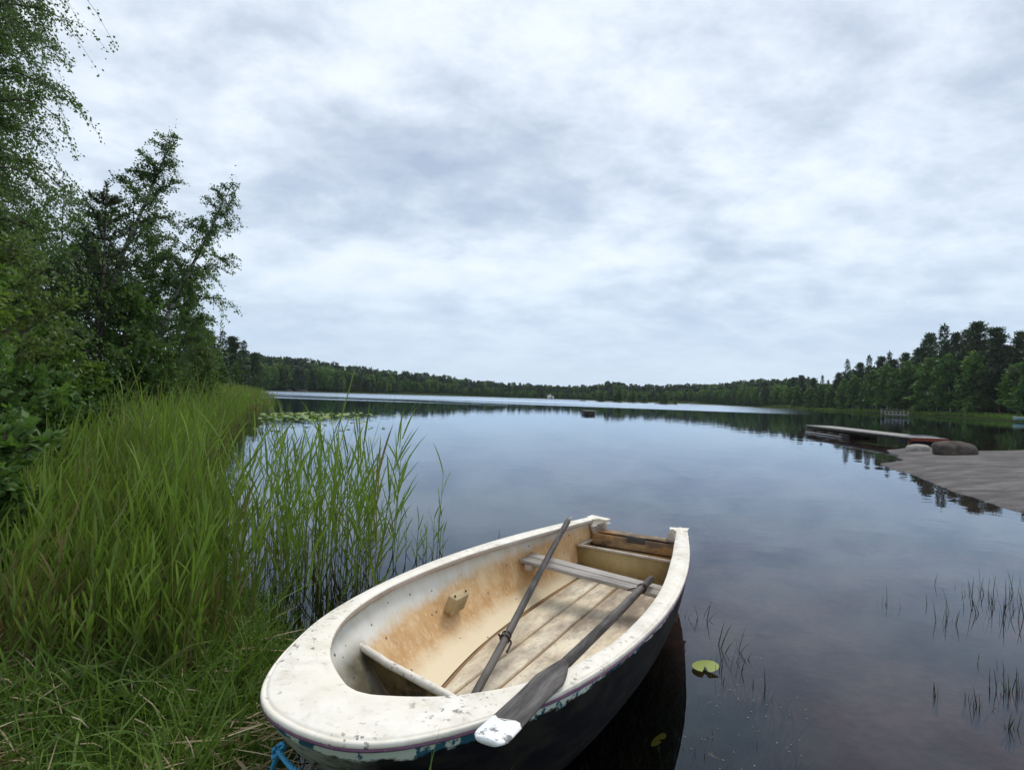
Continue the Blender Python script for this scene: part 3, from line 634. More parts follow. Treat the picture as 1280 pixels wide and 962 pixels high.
L_REED = leaf_mat('reed_leaves', [(0, (.24, .18, .09)), (.13, (.17, .145, .055)), (.28, (.11, .155, .032)), (.6, (.175, .265, .045)), (1, (.28, .36, .075))], .35, .45)
L_GRASS = leaf_mat('grass_blades', [(0, (0.2772, 0.204, 0.108)), (0.16, (0.126, 0.126, 0.042)), (0.3, (0.0693, 0.114, 0.0216)), (0.55, (0.0945, 0.168, 0.0288)), (1, (0.189, 0.27, 0.054))], .35, .5)
L_STRAW = leaf_mat('dry_straw', [(0, (.22, .16, .09)), (.5, (.38, .30, .18)), (1, (.52, .44, .29))], .1)

def birch_shape(x): return (.55 + .9 * x) * (1 - x) ** .55 if x < 1 else 0
# --- the near left bank, tree by tree (positions worked out from photo columns at their distances)
def T(px, Y, dz=-.05):
    x, y = atY(px, Y); return (x, y, gz(x, y) + dz)
def near_bank():
    # tall birch whose crown leaves the frame at top left
    make_tree('birch_tree', 'tall drooping birch whose crown rises past the top left corner of the photo', 'tree', T(-72, 9.5), 11, BARK_BIRCH, L_BIRCH, (.052, .040),
              h=12.5, lean=(.5, -.4), r0=.16, nb=84, t0=.12, blen=.20, el=.85, droop=.60, ntw=26, twl=.085, twdroop=.95, nleaf=46, shape=lambda x: (.8 + .5 * x) * (1 - x) ** .5)
    make_tree('birch_tree', 'leaning birch with pale bare lower trunk and tall pointed crown', 'tree', T(88, 13), 12, BARK_BIRCH, L_BIRCH, (.052, .040),
              h=6.8, lean=(1.95, .2), r0=.085, nb=42, t0=.30, blen=.255, el=.80, droop=.26, ntw=28, twl=.10, twdroop=.5, nleaf=38, shape=lambda x: (.9 + .3 * x) * (1 - x) ** .8 + .05)
    make_tree('birch_tree', 'slender birch leaning right toward the lake beside the tall pointed birch', 'tree', T(160, 13.4), 15, BARK_BIRCH, L_BIRCH, (.052, .040),
              h=6.0, lean=(2.05, .3), r0=.075, nb=38, t0=.25, blen=.255, el=.66, droop=.34, ntw=27, twl=.105, twdroop=.6, nleaf=36, shape=lambda x: (.9 + .3 * x) * (1 - x) ** .75 + .05)
    make_tree('birch_tree', 'birch with a dense crown filling the left edge behind the tall drooping birch', 'tree', T(-62, 11.5), 19, BARK_BIRCH, L_BIRCH, (.056, .042),
              h=11.0, lean=(.9, -.2), r0=.13, nb=80, t0=.15, blen=.19, el=.75, droop=.5, ntw=24, twl=.085, twdroop=.9, nleaf=36, shape=lambda x: (.8 + .4 * x) * (1 - x) ** .5)
    # young pine: whorls of upturned candles
    x, y, z = T(121, 11.6); rng = np.random.default_rng(5)
    root = empty('pine_tree', (x, y, z), 'young pine with upturned shoots standing between the two birch crowns', 'tree'); h = 5.15; b = MB(); nb = MB()
    b.tube([(0, 0, 0), (.05, 0, h * .5), (.02, 0, h)], [.06, .035, .008], 7)
    def needles(P, n, L): 
        q = rng.uniform(0, 1, n); s = np.linspace(0, 1, len(P)); c = np.stack([np.interp(q, s, P[:, a]) for a in range(3)], 1)
        d = unit(P[-1] - P[0]) * .9 + rng.normal(0, .65, (n, 3)); leaves_into(nb, c, d, L * rng.uniform(.7, 1.2, n), .018, rng, rng.uniform(.2, .9, n))
    needles(np.array([(0.02, 0, h - .65), (.02, 0, h)]), 150, .09)
    for k in range(9):
        zz = h * (.36 + .62 * (k / 9)); R = .55 * (1 - k / 9.5) + .18
        for a in np.arange(6) * 1.047 + k * .5:
            s = np.linspace(0, 1, 6); P = np.c_[np.cos(a) * R * s, np.sin(a) * R * s, zz + R * (.1 * s + .55 * s ** 2.5)]; b.tube(P, .014 * (1.1 - s), 4, caps=False)
            needles(P[1:], 70, .085)
            for q in (2, 3, 4):
                Q = np.stack([P[q], P[q] + .35 * R * np.array([math.cos(a + .7 * (-1) ** q), math.sin(a + .7 * (-1) ** q), .5])]); b.tube(Q, .006, 3, caps=False); needles(Q, 26, .08)
    b.build('trunk', BARK_BROWN, root, smooth=True); nb.build('crown', L_PINE, root)
    # the thicket of alders behind, each its own tree
    al = dict(r0=.06, t0=.06, el=.75, droop=.12, twl=.13, twdroop=.15, nleaf=22, shape=lambda x: (1 - x) ** .45 * (.9 + .25 * x))
    for i, (px, Y, h, bl, lab, m) in enumerate([
        (30, 11.5, 4.2, .30, 'dark bushy alder under the tall drooping birch at the left edge', L_ALDER),
        (105, 15, 4.6, .28, 'dark alder behind the pale leaning birch trunk', L_ALDER),
        (150, 12.0, 3.1, .34, 'low round alder in front of the birch stems above the reeds', L_ALDER),
        (185, 17, 5.2, .27, 'dense dark alder below the pointed birch crown', L_ALDER),
        (228, 19, 4.7, .28, 'dark alder at the lake end of the thicket under the slender birch', L_ALDER),
        (-30, 14, 6.2, .27, 'tall dark tree filling the gap behind the drooping birch', L_ALDER),
        (70, 19, 7.0, .24, 'tall dark tree behind the young pine', L_ALDER),
        (8, 7.6, 2.9, .36, 'light green bushy sapling at the left edge above the reeds', L_WILLOW),
        (-75, 6.2, 2.6, .40, 'dense shrub leaning in from the left edge of the photo', L_SHRUB)]):
        make_tree('alder_tree' if m is L_ALDER else 'shrub', lab, 'tree' if m is L_ALDER else 'shrub', T(px, Y), 40 + i, BARK_BROWN, m, (.085, .065) if Y > 9 else (.07, .045), nb=36, ntw=18, blen=bl, h=h, lean=(.2, -.2), **al)
    sh = dict(r0=.03, t0=.03, el=.8, droop=.15, twl=.2, twdroop=.1, nleaf=22, nb=30, ntw=13, shape=lambda x: (1 - x) ** .35)
    for i, (px, Y, h, bl, lab, m) in enumerate([
        (62, 9.0, 1.75, .45, 'fresh bright green shrub at the foot of the leaning birch', L_SHRUB),
        (105, 9.6, 1.35, .5, 'low bright green shrub right of the leaning birch foot', L_SHRUB),
        (28, 5.0, 1.10, .55, 'low dull green shrub just behind the reeds near the left edge', L_ALDER),
        (-48, 4.4, 1.45, .5, 'shrub cut by the left edge level with the middle of the reeds', L_ALDER),
        (-62, 3.2, .95, .6, 'lowest shrub at the left edge just above the grass', L_ALDER),
        (66, 6.8, 1.15, .55, 'dark low shrub between the dull green shrub and the bright ones', L_ALDER),
        (120, 8.6, 1.0, .6, 'low dark shrub at the back edge of the reeds below the leaning trunk', L_ALDER),
        (205, 13.5, 1.75, .45, 'yellowish green willow bush at the edge of the reeds', L_WILLOW),
        (243, 17.5, 2.5, .38, 'pale willow bush where the thicket meets the far reeds', L_WILLOW),
        (170, 12.2, 1.5, .5, 'dark shrub between the willow bush and the leaning trunk', L_ALDER),
        (275, 52, 2.7, .4, 'small round pale willow in front of the dark pines down the left shore', L_WILLOW)]):
        make_tree('shrub', lab, 'shrub', T(px, Y), 70 + i, BARK_BROWN, m, (.075, .05) if Y < 40 else (.2, .15), h=h, lean=(.1, -.15), blen=bl, **sh)
near_bank()

# --- trees seen from afar: one mesh per kind and form, copied
def far_variant(kind, seed, h):
    rng = np.random.default_rng(seed); tb = MB(); cb = MB()
    if kind == 'spruce':
        tb.tube([(0, 0, 0), (0, 0, h * .6), (0, 0, h)], [.17, .10, .01], 6); n = 34
        for k in range(n):
            t = .07 + .93 * (k / n) ** .93; z = h * t; R = h * .155 * (1 - t) ** .8 * rng.uniform(.8, 1.15) + .08
            for a in np.arange(7) * .898 + k * 1.1 + rng.normal(0, .12, 7):
                r = R * rng.uniform(.7, 1.18); m = max(4, int(13 * r / (h * .12))); q = rng.uniform(.12, 1, m)
                c = np.c_[np.cos(a) * r * q, np.sin(a) * r * q, z - .38 * r * q + .14 * r * q ** 3 * 2] + rng.normal(0, .05 * r, (m, 3))
                d = np.c_[np.full(m, math.cos(a)), np.full(m, math.sin(a)), np.full(m, -.25)] + rng.normal(0, .45, (m, 3))
                leaves_into(cb, c, d, .50 * rng.uniform(.6, 1.2, m), .24, rng, np.clip(.25 + .5 * q + rng.normal(0, .15, m), 0, 1), 2.0)
        leaves_into(cb, np.tile([[0, 0, h - .4]], (8, 1)), np.tile([[0, 0, 1.]], (8, 1)) + rng.normal(0, .15, (8, 3)), .6, .1, rng, .5)
        return tb, cb, BARK_BROWN, L_SPRUCE
    if kind == 'pine':
        tubes, A, D = grow(rng, h=h, lean=rng.normal(0, .5, 2), r0=.17, nb=36, t0=.28, blen=.20, el=.22, droop=-.1, ntw=6, twl=.06, twdroop=-.15, nleaf=1, shape=lambda x: 1.05 * (1 - x) ** .75 * rng.uniform(.35, 1.25) + .05)
        for P, r, n in tubes[:35]: tb.tube(P, r, 5, caps=False)
        m = 18; C = np.repeat(A[:-2], m, 0); n = len(C); off = rng.normal(0, 1, (n, 3)) * [.30, .30, .13]
        leaves_into(cb, C + off, off * [1, 1, .6] + rng.normal(0, .2, (n, 3)) + [0, 0, .15], .42 * rng.uniform(.6, 1.2, n), .17, rng, np.clip(np.repeat(rng.uniform(.15, .85, len(A) - 2), m) + rng.normal(0, .12, n), 0, 1))
        return tb, cb, BARK_PINE, L_PINE
    bk = BARK_BIRCH if kind == 'birch' else BARK_BROWN
    tubes, A, D = grow(rng, h=h, lean=rng.normal(0, .5, 2), r0=.13, nb=40, t0=.05 if kind == 'alder' else .12, blen=.22, el=.7, droop=.25, ntw=11, twl=.10, twdroop=.5, nleaf=16, shape=lambda x: (.8 + .5 * x) * (1 - x) ** .5 * rng.uniform(.7, 1.2))
    for P, r, n in tubes[:41]: tb.tube(P, r, 5, caps=False)
    n = len(A); cl = .5 + .3 * fbm(A[:, 0], A[:, 1] + A[:, 2], seed, 3, .9)
    leaves_into(cb, A + rng.normal(0, .12, (n, 3)), D, .46 * rng.uniform(.6, 1.2, n), .34, rng, np.clip(cl + rng.normal(0, .12, n), 0, 1))
    return tb, cb, bk, (L_FARBIRCH if kind == 'birch' else L_ALDER)
L_FARBIRCH = leaf_mat('far_birch_leaves', [(0, (.045, .100, .026)), (.5, (.075, .150, .038)), (1, (.120, .20, .052))])
PROTO = {}
def proto(kind, var):
    if (kind, var) not in PROTO:
        tb, cb, bk, lf = far_variant(kind, 100 + 7 * var + len(kind), 12.0)
        r = empty(kind + '_tree', (0, 0, 0)); tb.build('trunk', bk, r, smooth=True); cb.build('crown', lf, r); PROTO[(kind, var)] = [r, False]
    return PROTO[(kind, var)]
def far_tree(kind, var, px, Y, ztop, label, group, wide=1.0, rot=None):
    x, y = atY(px, Y); z = gz(x, y); e = proto(kind, var)
    if not e[1]: r = e[0]; e[1] = True
    else: r = copy_tree(e[0])
    s = max(.2, (ztop - z) / 12.0); r.location = (x, y, z - .1); r.scale = (s * wide, s * wide, s); r.rotation_euler = (0, 0, rot if rot is not None else (px * 1.37 + Y) % 6.28)
    return tag(r, label, 'tree', group)
def top_z(px, ytop, Y):
    hy = HOR + .0335 * (px - 640); return EYE + (hy - ytop) / FPX * Y
ORD = ['first', 'second', 'third', 'fourth', 'fifth', 'sixth', 'seventh', 'eighth', 'ninth', 'tenth', 'eleventh', 'twelfth', 'thirteenth', 'fourteenth', 'fifteenth', 'sixteenth', 'seventeenth', 'eighteenth', 'nineteenth', 'twentieth']
RIGHT = np.array([(985, 474), (1000, 471), (1027, 470), (1045, 466), (1060, 451), (1085, 446), (1111, 441), (1130, 443), (1147, 421), (1163, 419), (1179, 407), (1200, 419), (1214, 416), (1226, 404), (1250, 410), (1280, 418), (1340, 400), (1420, 390)], float)
SHORE = np.array([(975, 192), (1000, 184), (1040, 166), (1100, 137), (1150, 120), (1200, 104), (1280, 84), (1330, 74), (1420, 60)], float)
def right_shore():
    rng = np.random.default_rng(77); rows = []
    K = {'spruce': ('dark pointed spruce', 3), 'pine': ('dark spreading pine', 4), 'birch': ('lighter green birch', 3), 'alder': ('dense green alder', 2)}
    # skyline trees (tall conifers at the back)
    for px, yt, kind, var, wide in [(990, 473, 'pine', 0, 1), (1003, 470, 'pine', 1, 1), (1016, 474, 'pine', 2, 1), (1028, 469, 'spruce', 0, 1), (1043, 467, 'pine', 3, 1), (1059, 449, 'spruce', 1, .95), (1072, 455, 'pine', 0, .9), (1086, 444, 'spruce', 2, 1), (1099, 447, 'pine', 1, .9), (1111, 439, 'spruce', 0, 1), (1129, 443, 'pine', 2, .9), (1146, 420, 'pine', 3, .85), (1163, 417, 'spruce', 1, .9), (1179, 405, 'spruce', 2, 1.15), (1199, 418, 'pine', 0, .8), (1213, 414, 'pine', 1, .8), (1228, 405, 'pine', 0, 1.05), (1250, 411, 'pine', 1, 1.0), (1272, 416, 'pine', 1, .9), (1296, 405, 'pine', 0, 1), (1325, 400, 'spruce', 0, 1), (1360, 395, 'pine', 2, 1)]:
        rows.append((kind, var, px, np.interp(px, SHORE[:, 0], SHORE[:, 1]) + 9 + rng.uniform(0, 5), yt - 1, wide * .95, 'skyline'))
    for px, yt, kind, var in [(996, 482, 'birch', 0), (1012, 483, 'alder', 0), (1024, 480, 'birch', 1), (1037, 484, 'birch', 2), (1052, 474, 'alder', 1), (1066, 470, 'birch', 0), (1080, 476, 'birch', 1), (1096, 464, 'birch', 2), (1110, 455, 'birch', 0), (1124, 462, 'alder', 0), (1139, 452, 'birch', 1), (1155, 448, 'alder', 1), (1171, 455, 'birch', 2), (1189, 444, 'birch', 0), (1207, 441, 'birch', 1), (1222, 440, 'alder', 0), (1290, 440, 'birch', 2)]:
        rows.append((kind, var, px, np.interp(px, SHORE[:, 0], SHORE[:, 1]) + 3.5 + rng.uniform(0, 3), yt, 1.25, 'waterside'))
    for px, yt, kind, var in [(1238, 436, 'pine', 1), (1260, 432, 'spruce', 1), (1278, 430, 'pine', 3), (1184, 430, 'spruce', 0), (1140, 446, 'spruce', 2), (1154, 436, 'pine', 1), (1092, 460, 'spruce', 1), (1120, 450, 'pine', 0), (1070, 466, 'pine', 3), (1208, 430, 'pine', 2), (1244, 420, 'spruce', 0), (1000, 476, 'spruce', 2), (1035, 474, 'spruce', 0)]:
        rows.append((kind, var, px, np.interp(px, SHORE[:, 0], SHORE[:, 1]) + 13 + rng.uniform(0, 7), yt, 1.2, 'inner'))
    cnt = {}
    for kind, var, px, Y, yt, wide, row in sorted(rows, key=lambda r: -r[2]):
        k = (kind, row); cnt[k] = cnt.get(k, 0) + 1
        where = {'skyline': 'on the right shore skyline', 'waterside': 'at the right shore water edge', 'inner': 'inside the right shore wood'}[row]
        far_tree(kind, var, px, Y, top_z(px, yt, Y), f'{K[kind][0]} {where}, {ORD[cnt[k]-1]} such from the right', 'trees of the right shore wood', wide)
right_shore()
def left_mid():
    for i, (px, Y, yt, kind, var, lab) in enumerate([
        (247, 55, 404, 'pine', 0, 'dark pine rising just beyond the slender birch on the left shore'), (262, 62, 413, 'pine', 1, 'dark pine behind the small round pale willow'),
        (276, 66, 411, 'spruce', 1, 'dark pointed tree left of the notch in the left shore skyline'), (290, 74, 421, 'pine', 2, 'dark pine second from the lake end of the left shore stand'),
        (303, 80, 424, 'spruce', 2, 'dark spruce at the lake end of the left shore stand'), (313, 90, 440, 'pine', 3, 'smaller dark pine closing the left shore stand'),
        (270, 58, 440, 'alder', 0, 'green alder under the dark pines of the left shore'), (296, 72, 452, 'alder', 1, 'low green alder at the water edge of the left shore stand'),
        (255, 48, 432, 'birch', 0, 'yellow green birch between the thicket and the left shore pines'), (318, 100, 455, 'alder', 0, 'dark alder on the tip of the left shore')]):
        far_tree(kind, var, px, Y, top_z(px, yt, Y), lab, 'trees on the left shore', 1.15)
left_mid()
def far_forest():
    """the unbroken wood round the far end of the lake"""
    TOP = np.array([(300, 440), (318, 445), (340, 447), (360, 447), (400, 453), (440, 459), (480, 464), (520, 468), (560, 471), (600, 477), (640, 480), (700, 483), (745, 483), (760, 478), (800, 482), (850, 482), (900, 480), (940, 476), (985, 475), (1010, 474)], float)
    DIST = np.array([(300, 215), (330, 226), (400, 245), (480, 275), (560, 312), (600, 327), (680, 338), (760, 334), (860, 310), (900, 286), (940, 245), (985, 205), (1010, 205)], float)
    rng = np.random.default_rng(8); vs = []
    for kind, var in (('spruce', 10), ('spruce', 11), ('pine', 10), ('pine', 11), ('alder', 10), ('birch', 10)):
        r2 = np.random.default_rng(var + len(kind)); n = 330; h = 12.0
        if kind == 'spruce':
            t = r2.uniform(.05, 1, n) ** .9; R = h * .17 * (1 - t) ** .85 + .1
        elif kind == 'pine':
            t = .35 + .65 * r2.beta(1.6, 1.1, n); R = h * .17 * np.sqrt(np.clip(1 - ((t - .66) / .36) ** 2, .03, 1))
        else:
            t = .1 + .9 * r2.beta(1.3, 1.2, n); R = h * .21 * np.sqrt(np.clip(1 - ((t - .5) / .52) ** 2, .03, 1))
        a = r2.uniform(0, 6.28, n); q = np.sqrt(r2.uniform(.1, 1, n))
        C = np.c_[np.cos(a) * R * q, np.sin(a) * R * q, t * h]; D = np.c_[np.cos(a), np.sin(a), (-.3 if kind == 'spruce' else .3) + 0 * a] + r2.normal(0, .5, (n, 3))
        vs.append((kind, C, D, r2.uniform(0, 1, n)))
    B = {k: MB() for k in ('spruce', 'pine', 'alder', 'birch')}; tr = MB()
    for row, (off, drop, step) in enumerate([(.3, 13, 2.6), (2, 8, 3.3), (9, 3.0, 3.6), (18, 0.3, 3.4), (30, -.3, 4.5)]):
        px = 296.0
        while px < 1012:
            px += step * rng.uniform(.6, 1.5) * (1.4 if px < 480 else 1)
            Y = np.interp(px, DIST[:, 0], DIST[:, 1]) + off + rng.uniform(-2, 3); yt = np.interp(px, TOP[:, 0], TOP[:, 1]) + drop + rng.uniform(-2.2, 2.6) * (1.3 if px < 560 else .8)
            x, y = atY(px, Y); z = gz(x, y); H = max(2.5, top_z(px, yt, Y) - z)
            kinds = (4, 5, 4, 2, 0) if row < 2 else (0, 1, 2, 3, 2, 0, 5)
            kind, C, D, tn = vs[kinds[rng.integers(len(kinds))]]; s = H / 12.0; w = s * rng.uniform(.9, 1.3); c, sn = np.cos(a0 := rng.uniform(0, 6.28)), np.sin(a0)
            Rm = np.array([[c, -sn, 0], [sn, c, 0], [0, 0, 1]])
            leaves_into(B[kind], (C * [w, w, s]) @ Rm.T + [x, y, z], D @ Rm.T, 1.25 * s ** .5 * rng.uniform(.6, 1.2, len(C)), .6 * s ** .5, rng, np.clip(tn * .6 + rng.uniform(0, .4), 0, 1))
    for k, m in (('spruce', L_SPRUCE), ('pine', L_PINE), ('alder', L_ALDER), ('birch', L_FARBIRCH)):
        o = B[k].build('forest', m); o['kind'] = 'stuff'
    B2 = {k: MB() for k in ('spruce', 'pine', 'alder', 'birch')}
    for off, drop, step in ((12, 24, 5), (20, 17, 5), (30, 14, 6)):
        px = 985.0
        while px < 1480:
            px += step * rng.uniform(.6, 1.4) * np.interp(px, [985, 1200, 1480], [1, 1.7, 3]); Y = np.interp(px, SHORE[:, 0], SHORE[:, 1]) + off + rng.uniform(-3, 3)
            yt = np.interp(px, RIGHT[:, 0], RIGHT[:, 1]) + drop * np.interp(px, [985, 1200], [.5, 1.6]) + rng.uniform(-2, 3); x, y = atY(px, Y); z = gz(x, y); H = top_z(px, yt, Y) - z
            kind, C, D, tn = vs[(0, 1, 2, 3, 4, 5)[rng.integers(6)]]; s = H / 12.0; w = s * 1.2; a0 = rng.uniform(0, 6.28); c, sn = np.cos(a0), np.sin(a0); Rm = np.array([[c, -sn, 0], [sn, c, 0], [0, 0, 1]])
            for rep_ in range(2):
                leaves_into(B2[kind], (C * [w, w, s * (1 if rep_ else .8)]) @ Rm.T + [x + rep_ * .8, y, z], D @ Rm.T, .95 * rng.uniform(.6, 1.2, len(C)), .5, rng, np.clip(tn * .6 + rng.uniform(0, .4), 0, 1))
    for k, m in (('spruce', L_SPRUCE), ('pine', L_PINE), ('alder', L_ALDER), ('birch', L_FARBIRCH)):
        o = B2[k].build('background_wood', m); o['kind'] = 'stuff'
    # low islets with bushes off the far shore
    rows = [(752, 232, 489, 'alder', 0, 'leftmost round bush on the far islet'), (772, 232, 486, 'birch', 1, 'tallest bush on the far islet'), (790, 234, 488, 'alder', 1, 'broad bush in the middle of the far islet'), (806, 233, 493, 'alder', 0, 'low bush at the right end of the far islet'), (831, 205, 491, 'birch', 2, 'lone round bush standing in the water right of the far islet'), (844, 206, 499, 'alder', 1, 'tiny low bush right of the lone round bush')]
    for px, Y, yt, kind, var, lab in rows:
        x, y = atY(px, Y); e = proto(kind, var); r = copy_tree(e[0]) if e[1] else e[0]; e[1] = True
        s = max(.12, (top_z(px, yt, Y) + .3) / 12.0); r.location = (x, y, -.3); r.scale = (s * 2.1, s * 2.1, s); tag(r, lab, 'bush', 'bushes on the far islets'); r.name = 'islet_bush'
    M_ISL = m_rock('islet_rock', [(.3, (.06, .06, .045)), (.7, (.16, .15, .12))], s=.6)
    for px, Y, w, lab in ((780, 233, 24, 'low rocky islet under the bushes in front of the far wood'), (833, 205.5, 8, 'tiny islet under the lone round bush'), (729, 228, 3.2, 'dark rock awash left of the far islet')):
        x, y = atY(px, Y); boulder('islet', (x, y, -.25), (w, 4, 1.3), int(px), M_ISL, lab)['category'] = 'islet'
    for px, Y, w, lab in ((378, 236, 4.5, 'long low rock on the far left shore'), (362, 232, 2.5, 'small rock at the far left waterline'), (870, 296, 8, 'low rock at the far waterline right of the islet')):
        x, y = atY(px, Y); boulder('rock', (x, y, .2), (w, 2.5, 1.1), int(px), M_BOULDER, lab)
    for px, w, hh, lab in ((687.5, 2.6, 2.6, 'larger tiny white cabin on the far shore'), (691, 1.7, 1.9, 'smaller white cabin beside the other on the far shore')):
        x, y = atY(px, 327); g = max(gz(x, y), .2); r = empty('cabin', (x, y, g), lab, 'cabin'); b = MB(); b.box((0, 0, hh * .35), (w, 2.4, hh * .7)); b.build('wall', m_plain('white_boards', (.75, .75, .73), .6), r)
        b = MB(); v = np.array([(-w * .6, -1.35, hh * .68), (w * .6, -1.35, hh * .68), (w * .6, 1.35, hh * .68), (-w * .6, 1.35, hh * .68), (0, -1.35, hh), (0, 1.35, hh)])
        b.add(v, [np.array([[0, 3, 2, 1], [1, 2, 5, 4], [3, 0, 4, 5]]), np.array([[0, 1, 4], [2, 3, 5]])]); b.build('roof', m_plain('grey_roof', (.35, .36, .36), .7), r)
far_forest()

# ------------------------------------------------------------------ reeds, grass, lily pads
def blade_rows(rng, base, d, L, w, droop, nseg=4):
    """arched blades: base (n,3), direction d (n,3), length, width -> verts (n*(2*nseg+1)), faces"""
    n = len(base); s = np.linspace(0, 1, nseg + 1); L = np.broadcast_to(L, (n,)); w = np.broadcast_to(w, (n,)); droop = np.broadcast_to(droop, (n,))
    hd = d * [1, 1, 0]; hd = unit(hd + 1e-6)
    P = base[:, None] + L[:, None, None] * s[None, :, None] * d[:, None] + (L * droop)[:, None, None] * (s ** 2)[None, :, None] * (hd * .55 - [0, 0, .75])[:, None]
    side = unit(np.cross(d, rng.normal(size=(n, 3)))); prof = np.array([.55, 1, .95, .7, .42, .2][:nseg]) if nseg > 2 else np.array([.8, .8])
    Lf = P[:, :nseg] + side[:, None] * (w[:, None] * prof)[..., None] * .5; Rt = P[:, :nseg] - side[:, None] * (w[:, None] * prof)[..., None] * .5
    V = np.concatenate([Lf, Rt, P[:, nseg:]], 1); k = 2 * nseg + 1; o = np.arange(n)[:, None] * k
    q = [np.c_[o + i, o + i + 1, o + nseg + i + 1, o + nseg + i] for i in range(nseg - 1)]; q = np.stack(q, 1).reshape(-1, 4)
    t = np.c_[o + nseg - 1, o + 2 * nseg, o + 2 * nseg - 1]
    return V.reshape(-1, 3), [q, t], k
def reeds(b, rng, xy, z0, H, wind=(.05, .02), nl=7, lw=.013, seg=4, green=.0, ll=.34):
    n = len(xy); base = np.c_[xy, z0]; lean = rng.normal(0, .055, (n, 2)) + wind; up = unit(np.c_[lean, np.ones(n)])
    tn = np.clip(.55 + green + .20 * fbm(xy[:, 0], xy[:, 1], 57, 3, 3.2) + rng.normal(0, .15, n), .12, 1)
    # stems
    side = unit(np.cross(up, rng.normal(size=(n, 3)))) * .0040; top = base + up * (H * .93)[:, None]
    mid = base + up * (H * .5)[:, None]
    V = np.stack([base - side, base + side, mid + side * .9, mid - side * .9, top + side * .4, top - side * .4], 1); o = np.arange(n)[:, None] * 6
    st = rng.uniform(.0, .24, n)
    b.add(V.reshape(-1, 3), np.concatenate([np.c_[o, o + 1, o + 2, o + 3], np.c_[o + 3, o + 2, o + 4, o + 5]]), np.stack([st, st, tn * .6, tn * .6, tn, tn], 1).ravel())
    az0 = rng.uniform(0, 6.28, n)
    for k in range(nl):
        f = .36 + .58 * k / max(1, nl - 1) + rng.uniform(-.05, .05, n); az = az0 + k * 3.14 + rng.normal(0, .5, n); open_ = rng.uniform(.18, .55, n) * (1 - .45 * k / nl)
        d = unit(up + np.c_[np.cos(az), np.sin(az), 0 * az] * open_[:, None] * 1.1 + np.array([wind[0], wind[1], 0]) * 1.2)
        v, fs, kk = blade_rows(rng, base + up * (H * f)[:, None], d, ll * H * rng.uniform(.65, 1.15, n) * (1.0 - .25 * abs(f - .55)), lw * rng.uniform(.7, 1.2, n), rng.uniform(.02, .42, n) ** 1.4, seg)
        b.add(v, fs, np.repeat(np.clip(tn - .18 * (f < .46) + rng.normal(0, .07, n), .0, 1), kk))
def shore_sample(rng, n, ylo, yhi, wmax, win, power=1.0):
    """random points on the left bank: distance along view log-spread, then landward offset from the waterline"""
    Y = np.exp(rng.uniform(math.log(ylo), math.log(yhi), n)); Lx = np.interp(Y, LAKE[:15][::-1, 1][np.argsort(LAKE[:15][::-1, 1])], LAKE[:15][::-1, 0][np.argsort(LAKE[:15][::-1, 1])])
    w = rng.uniform(0, 1, n) ** power
    return Y, Lx, w
def build_reeds():
    rng = np.random.default_rng(303); b = MB()
    # near field: from the boat back to the shrubs
    Y, Lx, w = shore_sample(rng, 4600, 2.35, 26, 0, 0)
    wid = np.interp(Y, [2.7, 4, 6, 10, 16, 26], [1.35, 1.45, 1.6, 2.0, 2.6, 3.6]); x = Lx + .05 - w * wid; xy = np.c_[x, Y]
    dens = fbm(x, Y, 51, 3, 1.3); keep = (dens > -.55) & (rng.uniform(0, 1, len(w)) < np.clip(.25 + w / .3, 0, 1)) & ~((Y < 3.0) & (x > -1.30)); xy, w = xy[keep], w[keep]
    z = np.maximum(ground_z(xy[:, 0], xy[:, 1]), -.25) - .02; n = len(xy)
    zt = np.interp(w, [0, .35, .7, 1], [1.05, 1.0, .90, .72]) * np.interp(xy[:, 1], [2.3, 2.8, 3.4, 4.2, 6, 12], [.40, .54, .67, .77, .82, .84])
    H = zt - np.maximum(z, 0) + .13 * fbm(xy[:, 0], xy[:, 1], 52, 3, 1.8) + rng.normal(0, .13, n) + .22 * (rng.uniform(0, 1, n) < .10); H = np.clip(H, .3, 1.5)
    reeds(b, rng, xy, z, H, wind=(.035, .01), nl=6, lw=.0108, green=.06)
    # far fringe along the left shore
    Y, Lx, w = shore_sample(rng, 4200, 24, 120, 0, 0); x = Lx + 1.4 - (rng.uniform(0, 1, len(w)) + w) * .5 * np.interp(Y, [24, 60, 120], [7, 10, 13]); xy = np.c_[x, Y]; n = len(xy)
    reeds(b, rng, xy, np.maximum(ground_z(x, Y), -.2), np.clip(rng.normal(.85, .17, n), .4, 1.3), nl=4, lw=.05, seg=3, green=-.05)
    o = b.build('reeds', L_REED); o['kind'] = 'stuff'
    # reeds standing in the open water left of the boat
    b = MB(); P = []
    for (px0, px1, py0, py1, m) in ((338, 420, 640, 720, 30), (270, 340, 600, 760, 14), (345, 470, 690, 770, 46), (420, 498, 665, 735, 30), (300, 350, 720, 790, 12), (335, 350, 610, 640, 5)):
        for _ in range(m):
            q = at(rng.uniform(px0, px1), rng.uniform(py0, py1)); P.append(q[:2])
    P = np.array(P); n = len(P)
    reeds(b, rng, P, np.full(n, -.25), np.clip(rng.normal(1.03, .17, n), .45, 1.4), wind=(.03, .0), nl=6, lw=.0125, green=-.02)
    P = np.array([at(px, py)[:2] for px, py in ((508, 690), (514, 700), (520, 690), (533, 688), (541, 690), (545, 693), (548, 688), (527, 698), (537, 697), (553, 692))]); n = len(P)
    reeds(b, rng, P, np.full(n, -.2), np.r_[.5, .42, .5, .5, .55, .95, .5, .4, .5, .4], wind=(.02, 0), nl=4, lw=.009)
    o = b.build('water_reeds', L_REED); o['kind'] = 'stuff'
build_reeds()
